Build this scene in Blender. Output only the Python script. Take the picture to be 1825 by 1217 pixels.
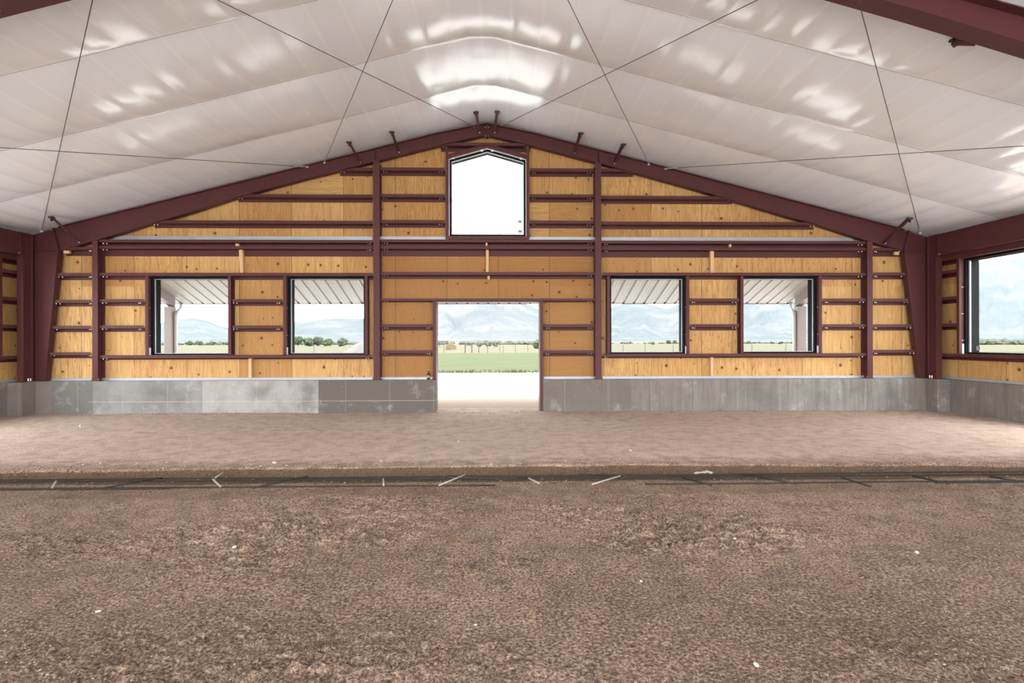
import bpy, bmesh, math, random
import numpy as np
from mathutils import Vector, Matrix, Euler

for o in list(bpy.data.objects):
    bpy.data.objects.remove(o, do_unlink=True)
SC = bpy.context.scene
COL = SC.collection
random.seed(7)
RNG = np.random.default_rng(11)

# ------------------------------------------------------------------ camera
FW, FH, F = 1825.0, 1217.0, 1000.0
YAW, ROLL = 0.0225, 0.002
CAMPOS = Vector((0, 0, 1.5))
CROT = Matrix.Rotation(-YAW, 3, 'Z') @ Matrix.Rotation(math.pi / 2, 3, 'X') @ Matrix.Rotation(-ROLL, 3, 'Z')
cd = bpy.data.cameras.new('camera')
cd.sensor_fit = 'HORIZONTAL'
cd.sensor_width = 36.0
cd.lens = 36.0 * F / FW
cd.clip_start, cd.clip_end = 0.05, 9000
cam = bpy.data.objects.new('camera', cd)
COL.objects.link(cam)
cam.matrix_world = Matrix.Translation(CAMPOS) @ CROT.to_4x4()
SC.camera = cam

# ------------------------------------------------------------------ sky, added glow, exposure
wd = bpy.data.worlds.new('hazy_sky')
SC.world = wd
wd.use_nodes = True
nt = wd.node_tree
nt.nodes.clear()
wo = nt.nodes.new('ShaderNodeOutputWorld')
wb = nt.nodes.new('ShaderNodeBackground')
tc = nt.nodes.new('ShaderNodeTexCoord')
sx = nt.nodes.new('ShaderNodeSeparateXYZ')
# hazy summer sky: a plain white veil ahead, plus an added glow behind the hall as fill light
SKY_VEIL, SKY_GLOW = 1.6, 1.6
GLOW_AXIS = Vector((-.25, -.80, .55)).normalized()
dp = nt.nodes.new('ShaderNodeVectorMath'); dp.operation = 'DOT_PRODUCT'
dp.inputs[1].default_value = GLOW_AXIS
nt.links.new(tc.outputs['Generated'], dp.inputs[0])
m1 = nt.nodes.new('ShaderNodeMath'); m1.operation = 'MULTIPLY_ADD'; m1.inputs[1].default_value = .5; m1.inputs[2].default_value = .5; m1.use_clamp = True
nt.links.new(dp.outputs['Value'], m1.inputs[0])
m2 = nt.nodes.new('ShaderNodeMath'); m2.operation = 'POWER'; m2.inputs[1].default_value = 1.3
nt.links.new(m1.outputs[0], m2.inputs[0])
m3 = nt.nodes.new('ShaderNodeMath'); m3.operation = 'MULTIPLY_ADD'; m3.inputs[1].default_value = SKY_GLOW; m3.inputs[2].default_value = SKY_VEIL
nt.links.new(m2.outputs[0], m3.inputs[0])
sxyz = nt.nodes.new('ShaderNodeSeparateXYZ'); nt.links.new(tc.outputs['Generated'], sxyz.inputs[0])
m4 = nt.nodes.new('ShaderNodeMath'); m4.operation = 'MULTIPLY'; nt.links.new(sxyz.outputs['X'], m4.inputs[0]); nt.links.new(sxyz.outputs['X'], m4.inputs[1])
m5 = nt.nodes.new('ShaderNodeMath'); m5.operation = 'MULTIPLY_ADD'; m5.inputs[1].default_value = 1.1      # added brightness at the two sides, to light the hall's corners
nt.links.new(m4.outputs[0], m5.inputs[0]); nt.links.new(m3.outputs[0], m5.inputs[2])
nt.links.new(m5.outputs[0], wb.inputs['Strength'])
wb.inputs['Color'].default_value = (0.95, 0.975, 1.0, 1)
nt.links.new(wb.outputs[0], wo.inputs['Surface'])

SC.view_settings.view_transform = 'Standard'
SC.view_settings.look = 'None'
SC.view_settings.gamma = 1.0
SC.view_settings.use_curve_mapping = False
SC.view_settings.exposure = 1.77
try:
    SC.cycles.use_denoising = True
    SC.cycles.diffuse_bounces = 6
    SC.cycles.max_bounces = 12
    SC.cycles.volume_bounces = 1
except Exception:
    pass

# ------------------------------------------------------------------ measuring helpers
def ray(px, py):
    return CROT @ Vector(((px - FW / 2) / F, (FH / 2 - py) / F, -1.0))
def at(px, py, Y):
    d = ray(px, py); return CAMPOS + d * ((Y - CAMPOS.y) / d.y)
def atX(px, py, X):
    d = ray(px, py); return CAMPOS + d * ((X - CAMPOS.x) / d.x)
def atZ(px, py, Z):
    d = ray(px, py); return CAMPOS + d * ((Z - CAMPOS.z) / d.z)

# ------------------------------------------------------------------ mesh builder
class MB:
    def __init__(s): s.v = []; s.f = []
    def add(s, vs, fs):
        n = len(s.v); s.v += [tuple(v) for v in vs]; s.f += [tuple(i + n for i in f) for f in fs]; return s
    def box(s, x0, x1, y0, y1, z0, z1):
        vs = [(x, y, z) for x in (x0, x1) for y in (y0, y1) for z in (z0, z1)]
        return s.add(vs, [(0, 1, 3, 2), (4, 6, 7, 5), (0, 4, 5, 1), (2, 3, 7, 6), (0, 2, 6, 4), (1, 5, 7, 3)])
    def prism(s, poly, a, b, axis='y'):
        """poly: list of 2-D points, extruded from a to b along the axis"""
        n = len(poly)
        if axis == 'y': vs = [(p[0], a, p[1]) for p in poly] + [(p[0], b, p[1]) for p in poly]
        elif axis == 'x': vs = [(a, p[0], p[1]) for p in poly] + [(b, p[0], p[1]) for p in poly]
        else: vs = [(p[0], p[1], a) for p in poly] + [(p[0], p[1], b) for p in poly]
        fs = [tuple(range(n)), tuple(range(2 * n - 1, n - 1, -1))]
        fs += [(i, (i + 1) % n, n + (i + 1) % n, n + i) for i in range(n)]
        return s.add(vs, fs)
    def strip(s, top, bot, y0, y1):
        """slab between two polylines (same length) in XZ, from y0 to y1"""
        n = len(top)
        vs = [(p[0], y0, p[1]) for p in top] + [(p[0], y0, p[1]) for p in bot]
        vs += [(p[0], y1, p[1]) for p in top] + [(p[0], y1, p[1]) for p in bot]
        fs = []
        for i in range(n - 1):
            fs += [(i, i + 1, n + i + 1, n + i), (2 * n + i, 3 * n + i, 3 * n + i + 1, 2 * n + i + 1),
                   (i, 2 * n + i, 2 * n + i + 1, i + 1), (n + i, n + i + 1, 3 * n + i + 1, 3 * n + i)]
        fs += [(0, n, 3 * n, 2 * n), (n - 1, 3 * n - 1, 4 * n - 1, 2 * n - 1)]
        return s.add(vs, fs)
    def tube(s, pts, r, seg=8, caps=True):
        pts = [Vector(p) for p in pts]; rs = r if isinstance(r, (list, tuple)) else [r] * len(pts)
        vs = []; fs = []
        up = None
        for i, p in enumerate(pts):
            d = (pts[min(i + 1, len(pts) - 1)] - pts[max(i - 1, 0)]).normalized()
            if up is None: up = Vector((0, 0, 1)) if abs(d.z) < .9 else Vector((1, 0, 0))
            a = d.cross(up).normalized(); b = a.cross(d).normalized(); up = b
            for k in range(seg):
                t = 2 * math.pi * k / seg
                vs.append(p + (a * math.cos(t) + b * math.sin(t)) * rs[i])
        for i in range(len(pts) - 1):
            for k in range(seg):
                k2 = (k + 1) % seg
                fs.append((i * seg + k, i * seg + k2, (i + 1) * seg + k2, (i + 1) * seg + k))
        if caps:
            fs.append(tuple(range(seg - 1, -1, -1))); fs.append(tuple((len(pts) - 1) * seg + k for k in range(seg)))
        return s.add(vs, fs)
    def lathe(s, prof, c, seg=16):
        vs = []; fs = []; n = len(prof)
        for r, z in prof:
            for k in range(seg):
                t = 2 * math.pi * k / seg
                vs.append((c[0] + r * math.cos(t), c[1] + r * math.sin(t), c[2] + z))
        for i in range(n - 1):
            for k in range(seg):
                k2 = (k + 1) % seg
                fs.append((i * seg + k, i * seg + k2, (i + 1) * seg + k2, (i + 1) * seg + k))
        fs.append(tuple(range(seg - 1, -1, -1))); fs.append(tuple((n - 1) * seg + k for k in range(seg)))
        return s.add(vs, fs)
    def build(s, name, mat, parent=None, smooth=False, bevel=0.0, origin=None):
        me = bpy.data.meshes.new(name)
        og = Vector(origin) if origin is not None else Vector((0, 0, 0))
        me.from_pydata([tuple(Vector(v) - og) for v in s.v], [], s.f)
        bm = bmesh.new(); bm.from_mesh(me); bmesh.ops.recalc_face_normals(bm, faces=bm.faces); bm.to_mesh(me); bm.free()
        if smooth:
            for p in me.polygons: p.use_smooth = True
        me.materials.append(mat)
        o = bpy.data.objects.new(name, me); COL.objects.link(o)
        o.location = og
        if parent is not None:
            o.parent = parent
            w = Vector((0, 0, 0)); q = parent
            while q is not None: w += q.location; q = q.parent
            o.location = og - w
        if bevel:
            m = o.modifiers.new('bevel', 'BEVEL'); m.width = bevel; m.segments = 2; m.limit_method = 'ANGLE'
        return o

def tag(o, label=None, cat=None, group=None, kind=None):
    if label: o['label'] = label
    if cat: o['category'] = cat
    if group: o['group'] = group
    if kind: o['kind'] = kind
    return o
def empty(name, loc, label=None, cat=None, group=None, kind=None):
    o = bpy.data.objects.new(name, None); COL.objects.link(o); o.location = loc; o.empty_display_size = .2
    return tag(o, label, cat, group, kind)
def grid_mesh(name, X, Y, Z, mat, smooth=True, drop=None):
    """X, Y, Z: 2-D arrays"""
    ny, nx = X.shape
    co = np.stack([X, Y, Z], -1).reshape(-1, 3).astype(np.float32)
    idx = np.arange(ny * nx).reshape(ny, nx)
    q = np.stack([idx[:-1, :-1], idx[:-1, 1:], idx[1:, 1:], idx[1:, :-1]], -1).reshape(-1, 4)
    if drop:
        c = co[q].mean(1); q = q[[not drop(a[0], a[1]) for a in c]]
    me = bpy.data.meshes.new(name)
    me.vertices.add(len(co)); me.vertices.foreach_set('co', co.ravel())
    me.loops.add(q.size); me.loops.foreach_set('vertex_index', q.ravel().astype(np.int32))
    me.polygons.add(len(q)); me.polygons.foreach_set('loop_start', np.arange(0, q.size, 4, dtype=np.int32))
    me.polygons.foreach_set('loop_total', np.full(len(q), 4, dtype=np.int32))
    me.polygons.foreach_set('use_smooth', np.full(len(q), smooth))
    me.update(); me.validate()
    me.materials.append(mat)
    o = bpy.data.objects.new(name, me); COL.objects.link(o); return o
def vnoise(x, y, seed=0):
    """smooth value noise, about -1..1"""
    r = np.random.default_rng(seed).random((256, 256)) * 2 - 1
    xi = np.floor(x).astype(int); yi = np.floor(y).astype(int)
    fx = x - xi; fy = y - yi
    fx = fx * fx * (3 - 2 * fx); fy = fy * fy * (3 - 2 * fy)
    a = r[yi % 256, xi % 256]; b = r[yi % 256, (xi + 1) % 256]
    c = r[(yi + 1) % 256, xi % 256]; d = r[(yi + 1) % 256, (xi + 1) % 256]
    return (a * (1 - fx) + b * fx) * (1 - fy) + (c * (1 - fx) + d * fx) * fy
def fbm(x, y, oct=4, seed=0, gain=.5):
    s = 0; a = 1
    for i in range(oct):
        s = s + a * vnoise(x * 2 ** i, y * 2 ** i, seed + i); a *= gain
    return s

# ------------------------------------------------------------------ materials
class NT:
    def __init__(s, name):
        s.m = bpy.data.materials.new(name); s.m.use_nodes = True; s.t = s.m.node_tree
        s.t.nodes.clear()
        s.out = s.n('ShaderNodeOutputMaterial')
        s.co = s.n('ShaderNodeTexCoord').outputs['Object']
    def n(s, t, **k):
        n = s.t.nodes.new(t)
        for a, b in k.items(): setattr(n, a, b)
        return n
    def l(s, a, b): s.t.links.new(a, b)
    def val(s, sock, v):
        if hasattr(v, 'is_output'): s.l(v, sock)
        else: sock.default_value = v
    def map(s, scale=(1, 1, 1), loc=(0, 0, 0), src=None):
        n = s.n('ShaderNodeMapping'); n.inputs['Scale'].default_value = scale; n.inputs['Location'].default_value = loc
        s.l(src or s.co, n.inputs[0]); return n.outputs[0]
    def noise(s, scale=5, detail=4, rough=.55, vec=None, dist=0):
        n = s.n('ShaderNodeTexNoise'); n.inputs['Scale'].default_value = scale; n.inputs['Detail'].default_value = detail
        n.inputs['Roughness'].default_value = rough; n.inputs['Distortion'].default_value = dist
        s.l(vec or s.co, n.inputs['Vector']); return n.outputs['Fac']
    def voro(s, scale=5, vec=None, feature='F1', out='Distance', rnd=1.0, dim='3D'):
        n = s.n('ShaderNodeTexVoronoi', feature=feature, voronoi_dimensions=dim); n.inputs['Scale'].default_value = scale
        n.inputs['Randomness'].default_value = rnd
        s.l(vec or s.co, n.inputs['Vector']); return n.outputs[out]
    def math(s, op, a, b=0.0, c=None, clamp=False):
        n = s.n('ShaderNodeMath', operation=op, use_clamp=clamp)
        s.val(n.inputs[0], a); s.val(n.inputs[1], b)
        if c is not None: s.val(n.inputs[2], c)
        return n.outputs[0]
    def xyz(s, src=None):
        n = s.n('ShaderNodeSeparateXYZ'); s.l(src or s.co, n.inputs[0]); return n.outputs
    def comb(s, x=0.0, y=0.0, z=0.0):
        n = s.n('ShaderNodeCombineXYZ')
        for i, v in enumerate((x, y, z)): s.val(n.inputs[i], v)
        return n.outputs[0]
    def ramp(s, fac, stops, interp='LINEAR'):
        n = s.n('ShaderNodeValToRGB'); cr = n.color_ramp; cr.interpolation = interp
        while len(cr.elements) < len(stops): cr.elements.new(.5)
        for e, (p, c) in zip(cr.elements, stops):
            e.position = p; e.color = (c[0], c[1], c[2], 1) if not isinstance(c, (int, float)) else (c, c, c, 1)
        s.l(fac, n.inputs[0]); return n.outputs[0]
    def mix(s, fac, a, b, mode='MIX'):
        n = s.n('ShaderNodeMixRGB', blend_type=mode)
        s.val(n.inputs[0], fac)
        for i, v in ((1, a), (2, b)):
            if hasattr(v, 'is_output'): s.l(v, n.inputs[i])
            else: n.inputs[i].default_value = (*v, 1) if len(v) == 3 else v
        return n.outputs[0]
    def white(s, vec):
        n = s.n('ShaderNodeTexWhiteNoise', noise_dimensions='3D'); s.l(vec, n.inputs['Vector']); return n.outputs
    def bump(s, h, strength=.3, dist=.01, nrm=None):
        n = s.n('ShaderNodeBump'); n.inputs['Strength'].default_value = strength; n.inputs['Distance'].default_value = dist
        s.l(h, n.inputs['Height'])
        if nrm: s.l(nrm, n.inputs['Normal'])
        return n.outputs[0]
    def pbr(s, col, rough=.6, metal=0.0, spec=.5, nrm=None, **extra):
        n = s.n('ShaderNodeBsdfPrincipled')
        if hasattr(col, 'is_output'): s.l(col, n.inputs['Base Color'])
        else: n.inputs['Base Color'].default_value = (*col, 1)
        s.val(n.inputs['Roughness'], rough); s.val(n.inputs['Metallic'], metal)
        n.inputs['Specular IOR Level'].default_value = spec
        if nrm: s.l(nrm, n.inputs['Normal'])
        for k, v in extra.items(): n.inputs[k].default_value = v
        s.l(n.outputs[0], s.out.inputs['Surface']); return s.m

M = {}
def simple(name, col, rough=.6, metal=0.0, var=.12, scale=8, spec=.5):
    t = NT(name); f = t.noise(scale, 4)
    c = t.mix(f, tuple(x * (1 - var) for x in col), tuple(min(1, x * (1 + var)) for x in col))
    M[name] = t.pbr(c, rough, metal, spec); return M[name]

def mat_steel(name, base=(.072, .016, .0165)):
    t = NT(name)
    f = t.noise(3, 5, .6); g = t.noise(60, 3, .6)
    c = t.mix(f, tuple(x * .8 for x in base), tuple(x * 1.25 for x in base))
    c = t.mix(t.math('MULTIPLY', g, .35), c, (.13, .07, .07))
    sp = t.voro(14); sr = t.voro(14, out='Color')
    k = t.math('MULTIPLY', t.math('LESS_THAN', sp, .055), t.math('GREATER_THAN', t.xyz(sr)[0], .86))
    c = t.mix(t.math('MULTIPLY', k, .6), c, (.62, .55, .52))
    M[name] = t.pbr(c, t.ramp(g, [(.3, .45), (.8, .65)]), 0, .22, t.bump(g, .08, .004)); return M[name]
mat_steel('primer_steel')

def mat_ply():
    t = NT('plywood')
    x, y, z = t.xyz()[0:3]
    h = t.math('ADD', x, t.math('MULTIPLY', y, 1.0))           # along-wall coordinate works for all three walls
    pw = 1.11
    hp = t.math('DIVIDE', t.math('ADD', h, 20 * pw - 12.16 + 5.57), pw)
    zi = t.math('FLOOR', t.math('DIVIDE', t.math('SUBTRACT', z, .69), 2.0))
    pi_ = t.math('FLOOR', hp)
    wn = t.white(t.comb(pi_, zi, 3.0))
    pv, pc = wn[0], t.xyz(wn[1])
    # veneer strips inside a sheet
    sv = t.white(t.comb(t.math('FLOOR', t.math('MULTIPLY', t.math('ADD', hp, t.math('MULTIPLY', pv, .6)), 2.6)), zi, 9.0))[0]
    base = t.ramp(pv, [(0, (.42, .225, .075)), (.35, (.57, .345, .13)), (.7, (.635, .405, .163)), (1, (.48, .265, .09))])
    c = t.mix(t.math('MULTIPLY', sv, .30), base, (.44, .22, .07))
    cen = t.math('MULTIPLY', t.math('LESS_THAN', t.math('ABSOLUTE', t.math('ADD', x, .26)), 2.35), t.math('LESS_THAN', z, 3.6))
    c = t.mix(t.math('MULTIPLY', cen, .8), c, (.30, .135, .036))
    horiz = t.math('GREATER_THAN', pc[1], .9)                   # a few sheets lie on their side
    hv = t.comb(t.math('MULTIPLY', h, 26.0), 0.0, t.math('MULTIPLY', z, 1.7))
    hh = t.comb(t.math('MULTIPLY', h, 1.7), 0.0, t.math('MULTIPLY', z, 26.0))
    vm = t.n('ShaderNodeMix', data_type='VECTOR')
    t.l(horiz, vm.inputs[0]); t.l(hv, vm.inputs[4]); t.l(hh, vm.inputs[5])
    g = t.noise(1.0, 6, .62, vm.outputs[1], 1.2)
    c = t.mix(t.ramp(g, [(.40, .0), (.68, .7)]), c, (.30, .13, .035))
    g3 = t.noise(.9, 5, .6, vm.outputs[1], 4.0)
    rough_sheet = t.math('GREATER_THAN', pc[2], .68)
    c = t.mix(t.math('MULTIPLY', rough_sheet, t.ramp(g3, [(.55, 0.0), (.62, .8)])), c, (.27, .09, .03))
    big = t.noise(.7, 3)
    c = t.mix(t.math('MULTIPLY', t.ramp(big, [(.4, 0.0), (.75, 1.0)]), .35), c, (.36, .20, .08))
    # knots and nail holes
    kv = t.comb(h, z, 0.0)
    kd = t.voro(3.1, kv, dim='2D'); kc = t.xyz(t.voro(3.1, kv, out='Color', dim='2D'))
    thr = t.math('MULTIPLY_ADD', kc[1], .065, .025)
    keep = t.math('GREATER_THAN', kc[0], .58)
    k = t.math('MULTIPLY', t.math('LESS_THAN', kd, thr), keep)
    ring = t.math('MULTIPLY', t.math('LESS_THAN', kd, t.math('MULTIPLY', thr, 2.0)), keep)
    c = t.mix(t.math('MULTIPLY', ring, .28), c, (.27, .12, .04))
    c = t.mix(t.math('MULTIPLY', k, .9), c, (.055, .028, .014))
    kd2 = t.voro(9.0, kv, dim='2D'); kc2 = t.xyz(t.voro(9.0, kv, out='Color', dim='2D'))
    k2 = t.math('MULTIPLY', t.math('LESS_THAN', kd2, .07), t.math('GREATER_THAN', kc2[0], .82))
    c = t.mix(t.math('MULTIPLY', k2, .75), c, (.09, .05, .03))
    # sheet joints
    fr = t.math('FRACT', hp)
    e = t.math('MINIMUM', fr, t.math('SUBTRACT', 1.0, fr))
    c = t.mix(t.math('MULTIPLY', t.math('LESS_THAN', e, .005), .75), c, (.07, .04, .02))
    M['plywood'] = t.pbr(c, .72, 0, .3, t.bump(g, .12, .004))
mat_ply()

def mat_concrete():
    t = NT('concrete')
    x, y, z = t.xyz()[0:3]
    fx = t.math('DIVIDE', t.math('ADD', x, 10.0), 20.0)
    n1 = t.noise(1.6, 6, .65); n2 = t.noise(22, 5, .7)
    # boards and pours along the wall
    tone = t.ramp(fx, [(0, (.19, .16, .135)), (.03, (.15, .15, .13)), (.071, (.25, .25, .24)), (.185, (.36, .345, .325)),
                       (.3085, (.118, .102, .087)), (.50, (.16, .14, .12)), (.64, (.20, .18, .16)), (.80, (.24, .225, .20)), (.94, (.20, .175, .15))], 'CONSTANT')
    c = t.mix(t.ramp(n1, [(.32, .65), (.55, 0.0)]), tone, (.115, .105, .095))
    c = t.mix(t.ramp(t.noise(2.3, 7, .7, t.map((1, 1, 1), (5, 2, 1))), [(.56, 0.0), (.75, .6)]), c, (.47, .475, .48))
    st = t.noise(1.0, 5, .7, t.map((14, 14, 1.0)))
    right = t.ramp(fx, [(.56, .15), (.66, 1.0)])
    c = t.mix(t.math('MULTIPLY', t.ramp(st, [(.45, 0.0), (.7, .75)]), right), c, (.12, .11, .10))
    c = t.mix(t.math('MULTIPLY', t.ramp(st, [(.2, .5), (.38, 0.0)]), right), c, (.42, .41, .39))
    kd = t.voro(7.0); kc = t.xyz(t.voro(7.0, out='Color'))
    c = t.mix(t.math('MULTIPLY', t.math('LESS_THAN', kd, .05), t.math('GREATER_THAN', kc[0], .55)), c, (.07, .065, .06))
    # form joints: vertical lines and one level line
    fr = t.math('FRACT', t.math('DIVIDE', t.math('ADD', x, 20.0), .93))
    c = t.mix(t.math('MULTIPLY', t.math('LESS_THAN', fr, .010), .28), c, (.50, .49, .48))
    zl = t.math('ABSOLUTE', t.math('SUBTRACT', z, t.math('MULTIPLY_ADD', n1, .02, .24)))
    mid = t.math('MULTIPLY', t.math('GREATER_THAN', fx, .07), t.math('LESS_THAN', fx, .50))
    c = t.mix(t.math('MULTIPLY', t.math('MULTIPLY', t.math('LESS_THAN', zl, .007), mid), .45), c, (.50, .49, .48))
    c = t.mix(t.math('MULTIPLY', n2, .25), c, (.13, .12, .11))
    M['concrete'] = t.pbr(c, .85, 0, .3, t.bump(n2, .25, .006))
mat_concrete()

BANDX, BANDY, BANDY0, RIDGEX = .432, 1.65, 11.93, -0.26
def mat_liner():
    t = NT('vinyl_liner')
    x, y, z = t.xyz()[0:3]
    fx = t.math('FRACT', t.math('ADD', t.math('DIVIDE', t.math('SUBTRACT', x, RIDGEX), BANDX), 50.5))
    ex = t.math('ABSOLUTE', t.math('SUBTRACT', fx, .5))
    fy = t.math('FRACT', t.math('ADD', t.math('DIVIDE', t.math('SUBTRACT', y, BANDY0), BANDY), 50.5))
    ey = t.math('ABSOLUTE', t.math('SUBTRACT', fy, .5))
    lx = t.math('LESS_THAN', t.math('ABSOLUTE', t.math('SUBTRACT', ex, .016)), .016); ly = t.math('LESS_THAN', ey, .006)
    lx2 = t.math('LESS_THAN', ex, .007)
    w = t.noise(1.0, 5, .6, t.map((16, 5, 16)), 1.5)
    wx = t.noise(.9, 2)
    c = t.mix(t.noise(1.2, 3), (.765, .785, .825), (.815, .835, .875))
    c = t.mix(t.math('MULTIPLY', lx, .8), c, (.90, .91, .94))
    c = t.mix(t.math('MULTIPLY', lx2, .35), c, (.45, .42, .40))
    c = t.mix(t.math('MULTIPLY', ly, .6), c, (.36, .33, .32))
    hgt = t.math('ADD', t.math('MULTIPLY', w, t.ramp(wx, [(.45, .02), (.75, .35)])), t.math('MULTIPLY', lx, -.12))
    M['vinyl_liner'] = t.pbr(c, .17, 0, .9, t.bump(hgt, .25, .014))
mat_liner()

def mat_dirt():
    t = NT('dirt_floor')
    n1 = t.noise(.55, 5, .6); n2 = t.noise(4.5, 6, .65); n3 = t.noise(55, 4, .75)
    c = t.ramp(n1, [(.3, (.19, .123, .086)), (.5, (.24, .158, .112)), (.72, (.30, .207, .152))])
    dry = t.ramp(t.math('DIVIDE', t.math('ADD', t.xyz()[1], t.math('MULTIPLY', n1, 3.0)), 10.0), [(.44, 0.0), (.66, 1.0)])  # not drier soil: floor brightness painted in, paler with distance
    c = t.mix(dry, c, t.ramp(n1, [(.3, (.34, .225, .160)), (.5, (.405, .275, .20)), (.72, (.47, .33, .248))]))  # floor brightness painted in, paler with distance, not dryness
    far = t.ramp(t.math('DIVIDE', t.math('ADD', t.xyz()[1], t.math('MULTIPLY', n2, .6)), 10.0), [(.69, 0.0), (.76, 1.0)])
    c = t.mix(far, c, t.mix(n1, (.55, .41, .325), (.70, .54, .445)))       # drier compacted pad behind the trench, paled further to stand in for daylight
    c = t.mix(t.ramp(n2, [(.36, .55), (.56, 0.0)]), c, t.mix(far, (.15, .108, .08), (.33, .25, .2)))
    c = t.mix(t.math('MULTIPLY', t.ramp(n3, [(.38, .95), (.57, 0.0)]), t.math('MULTIPLY_ADD', far, -.6, 1.0)), c, (.040, .026, .018))
    c = t.mix(t.ramp(n3, [(.54, 0.0), (.70, .75)]), c, (.46, .345, .27))
    vd = t.voro(75); vc = t.xyz(t.voro(75, out='Color'))
    c = t.mix(t.math('MULTIPLY', t.math('LESS_THAN', vd, .26), t.math('GREATER_THAN', vc[0], .93)), c, (.30, .255, .215))
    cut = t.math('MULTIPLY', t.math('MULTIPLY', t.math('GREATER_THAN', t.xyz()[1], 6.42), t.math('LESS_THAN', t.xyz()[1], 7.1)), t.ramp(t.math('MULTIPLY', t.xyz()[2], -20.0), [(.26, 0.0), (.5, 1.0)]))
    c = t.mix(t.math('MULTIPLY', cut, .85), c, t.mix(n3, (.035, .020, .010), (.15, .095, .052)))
    h = t.math('ADD', t.math('MULTIPLY', n2, .8), t.math('MULTIPLY', n3, .6))
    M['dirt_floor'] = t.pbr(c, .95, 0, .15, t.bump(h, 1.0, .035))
mat_dirt()

def mat_ground():
    """outside: pale gravel yard, green lawn, dry hay beyond, by distance from the hall"""
    t = NT('yard_ground')
    x, y, z = t.xyz()[0:3]
    w = t.math('MULTIPLY_ADD', t.noise(.5, 4), 1.6, -.8)
    w2 = t.math('MULTIPLY_ADD', t.noise(.06, 4), 24.0, -12.0)
    n = t.noise(14, 6, .7); m = t.noise(.22, 5, .6)
    grav = t.mix(n, (.44, .41, .38), (.64, .60, .56))
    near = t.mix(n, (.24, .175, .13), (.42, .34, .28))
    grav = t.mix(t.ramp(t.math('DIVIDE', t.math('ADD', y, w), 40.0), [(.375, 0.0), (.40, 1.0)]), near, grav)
    gg = t.noise(1.0, 5, .7, t.map((.25, 1.2, 1)))
    green = t.ramp(m, [(.3, (.030, .040, .014)), (.55, (.038, .049, .018)), (.8, (.050, .056, .027))])
    green = t.mix(t.math('MULTIPLY', gg, .5), green, (.066, .070, .032))
    hay = t.mix(t.noise(.12, 4), (.082, .073, .044), (.072, .067, .040))
    isg = t.math('GREATER_THAN', t.math('ADD', y, w), 27.3)
    ish = t.math('GREATER_THAN', t.math('ADD', y, w2), 76.0)
    c = t.mix(ish, t.mix(isg, grav, green), hay)
    M['yard_ground'] = t.pbr(c, .95, 0, .1, t.bump(n, .4, .02))
mat_ground()

def mat_unseen_yard():  # unseen ground around the hall, kept pale to bounce light inside
    t = NT('pale_gravel'); n = t.noise(14, 6, .7)
    M['pale_gravel'] = t.pbr(t.mix(n, (.50, .48, .45), (.68, .66, .63)), .95, 0, .1)
mat_unseen_yard()

def mat_mountain():
    t = NT('dry_mountain')
    f = t.noise(.006, 7, .62); g = t.noise(.03, 5, .6)
    c = t.ramp(f, [(.36, (.022, .028, .030)), (.5, (.038, .042, .042)), (.64, (.075, .068, .063))])
    c = t.mix(t.math('MULTIPLY', g, .4), c, (.10, .10, .09))
    M['dry_mountain'] = t.pbr(c, 1.0, 0, 0.0)
mat_mountain()

def mat_glass():
    t = NT('window_glass')
    tr = t.n('ShaderNodeBsdfTransparent'); tr.inputs[0].default_value = (.95, .97, .97, 1)
    gl = t.n('ShaderNodeBsdfGlossy'); gl.inputs['Roughness'].default_value = .02
    lw = t.n('ShaderNodeLayerWeight'); fr_ = t.math('MULTIPLY_ADD', t.math('POWER', lw.outputs['Facing'], 5.0), .4, 0.0)
    mx = t.n('ShaderNodeMixShader'); t.l(fr_, mx.inputs[0]); t.l(tr.outputs[0], mx.inputs[1]); t.l(gl.outputs[0], mx.inputs[2])
    t.l(mx.outputs[0], t.out.inputs['Surface']); M['glass'] = t.m
mat_glass()

def mat_gravel():
    t = NT('gravel_stones')
    gi = t.n('ShaderNodeNewGeometry')
    c = t.ramp(gi.outputs['Random Per Island'], [(0, (.10, .078, .06)), (.45, (.22, .165, .125)), (.8, (.205, .155, .12)), (1, (.29, .24, .20))])
    M['gravel_stones'] = t.pbr(c, .85, 0, .3)
mat_gravel()
def mat_foliage(name, a, b):
    t = NT(name); gi = t.n('ShaderNodeNewGeometry')
    c = t.mix(gi.outputs['Random Per Island'], a, b); c = t.mix(t.math('MULTIPLY', t.noise(2, 4), .4), c, tuple(x * .5 for x in a))
    M[name] = t.pbr(c, .9, 0, .1)
mat_foliage('leaf_green', (.035, .052, .026), (.07, .088, .045))
mat_foliage('leaf_grey', (.055, .062, .046), (.095, .098, .075))
mat_foliage('weed', (.050, .058, .024), (.095, .075, .042))

simple('galvanised', (.36, .38, .42), .45, .3, .15, 5)
simple('black_aluminium', (.006, .0055, .006), .7, .0, .2, 5, .12)
simple('raw_lumber', (.58, .37, .19), .75, 0, .22, 30)
simple('bolt_zinc', (.62, .60, .56), .35, .6, .1, 10)
simple('rebar', (.020, .015, .013), .65, .3, .3, 25)
simple('rebar_lit', (.33, .29, .26), .6, .3, .3, 25)  # light catching the tie bars, put into a paler steel colour
simple('rod_steel', (.10, .095, .09), .45, .5, .2, 12)
simple('dark_steel', (.035, .018, .018), .55, 0, .2, 12)
simple('panel_paint', (.30, .285, .275), .45, 0, .04, 3)
simple('post_paint', (.22, .185, .19), .5, 0, .06, 3)
simple('spout_paint', (.50, .51, .54), .4, 0, .05, 3)
simple('white_plastic', (.80, .80, .80), .5, 0, .03, 6)
simple('sticker_grey', (.10, .11, .12), .6, 0, .1, 20)
simple('sticker_pale', (.60, .62, .64), .6, 0, .1, 20)
simple('brown_glass', (.035, .014, .008), .12, 0, .2, 5)
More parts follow.
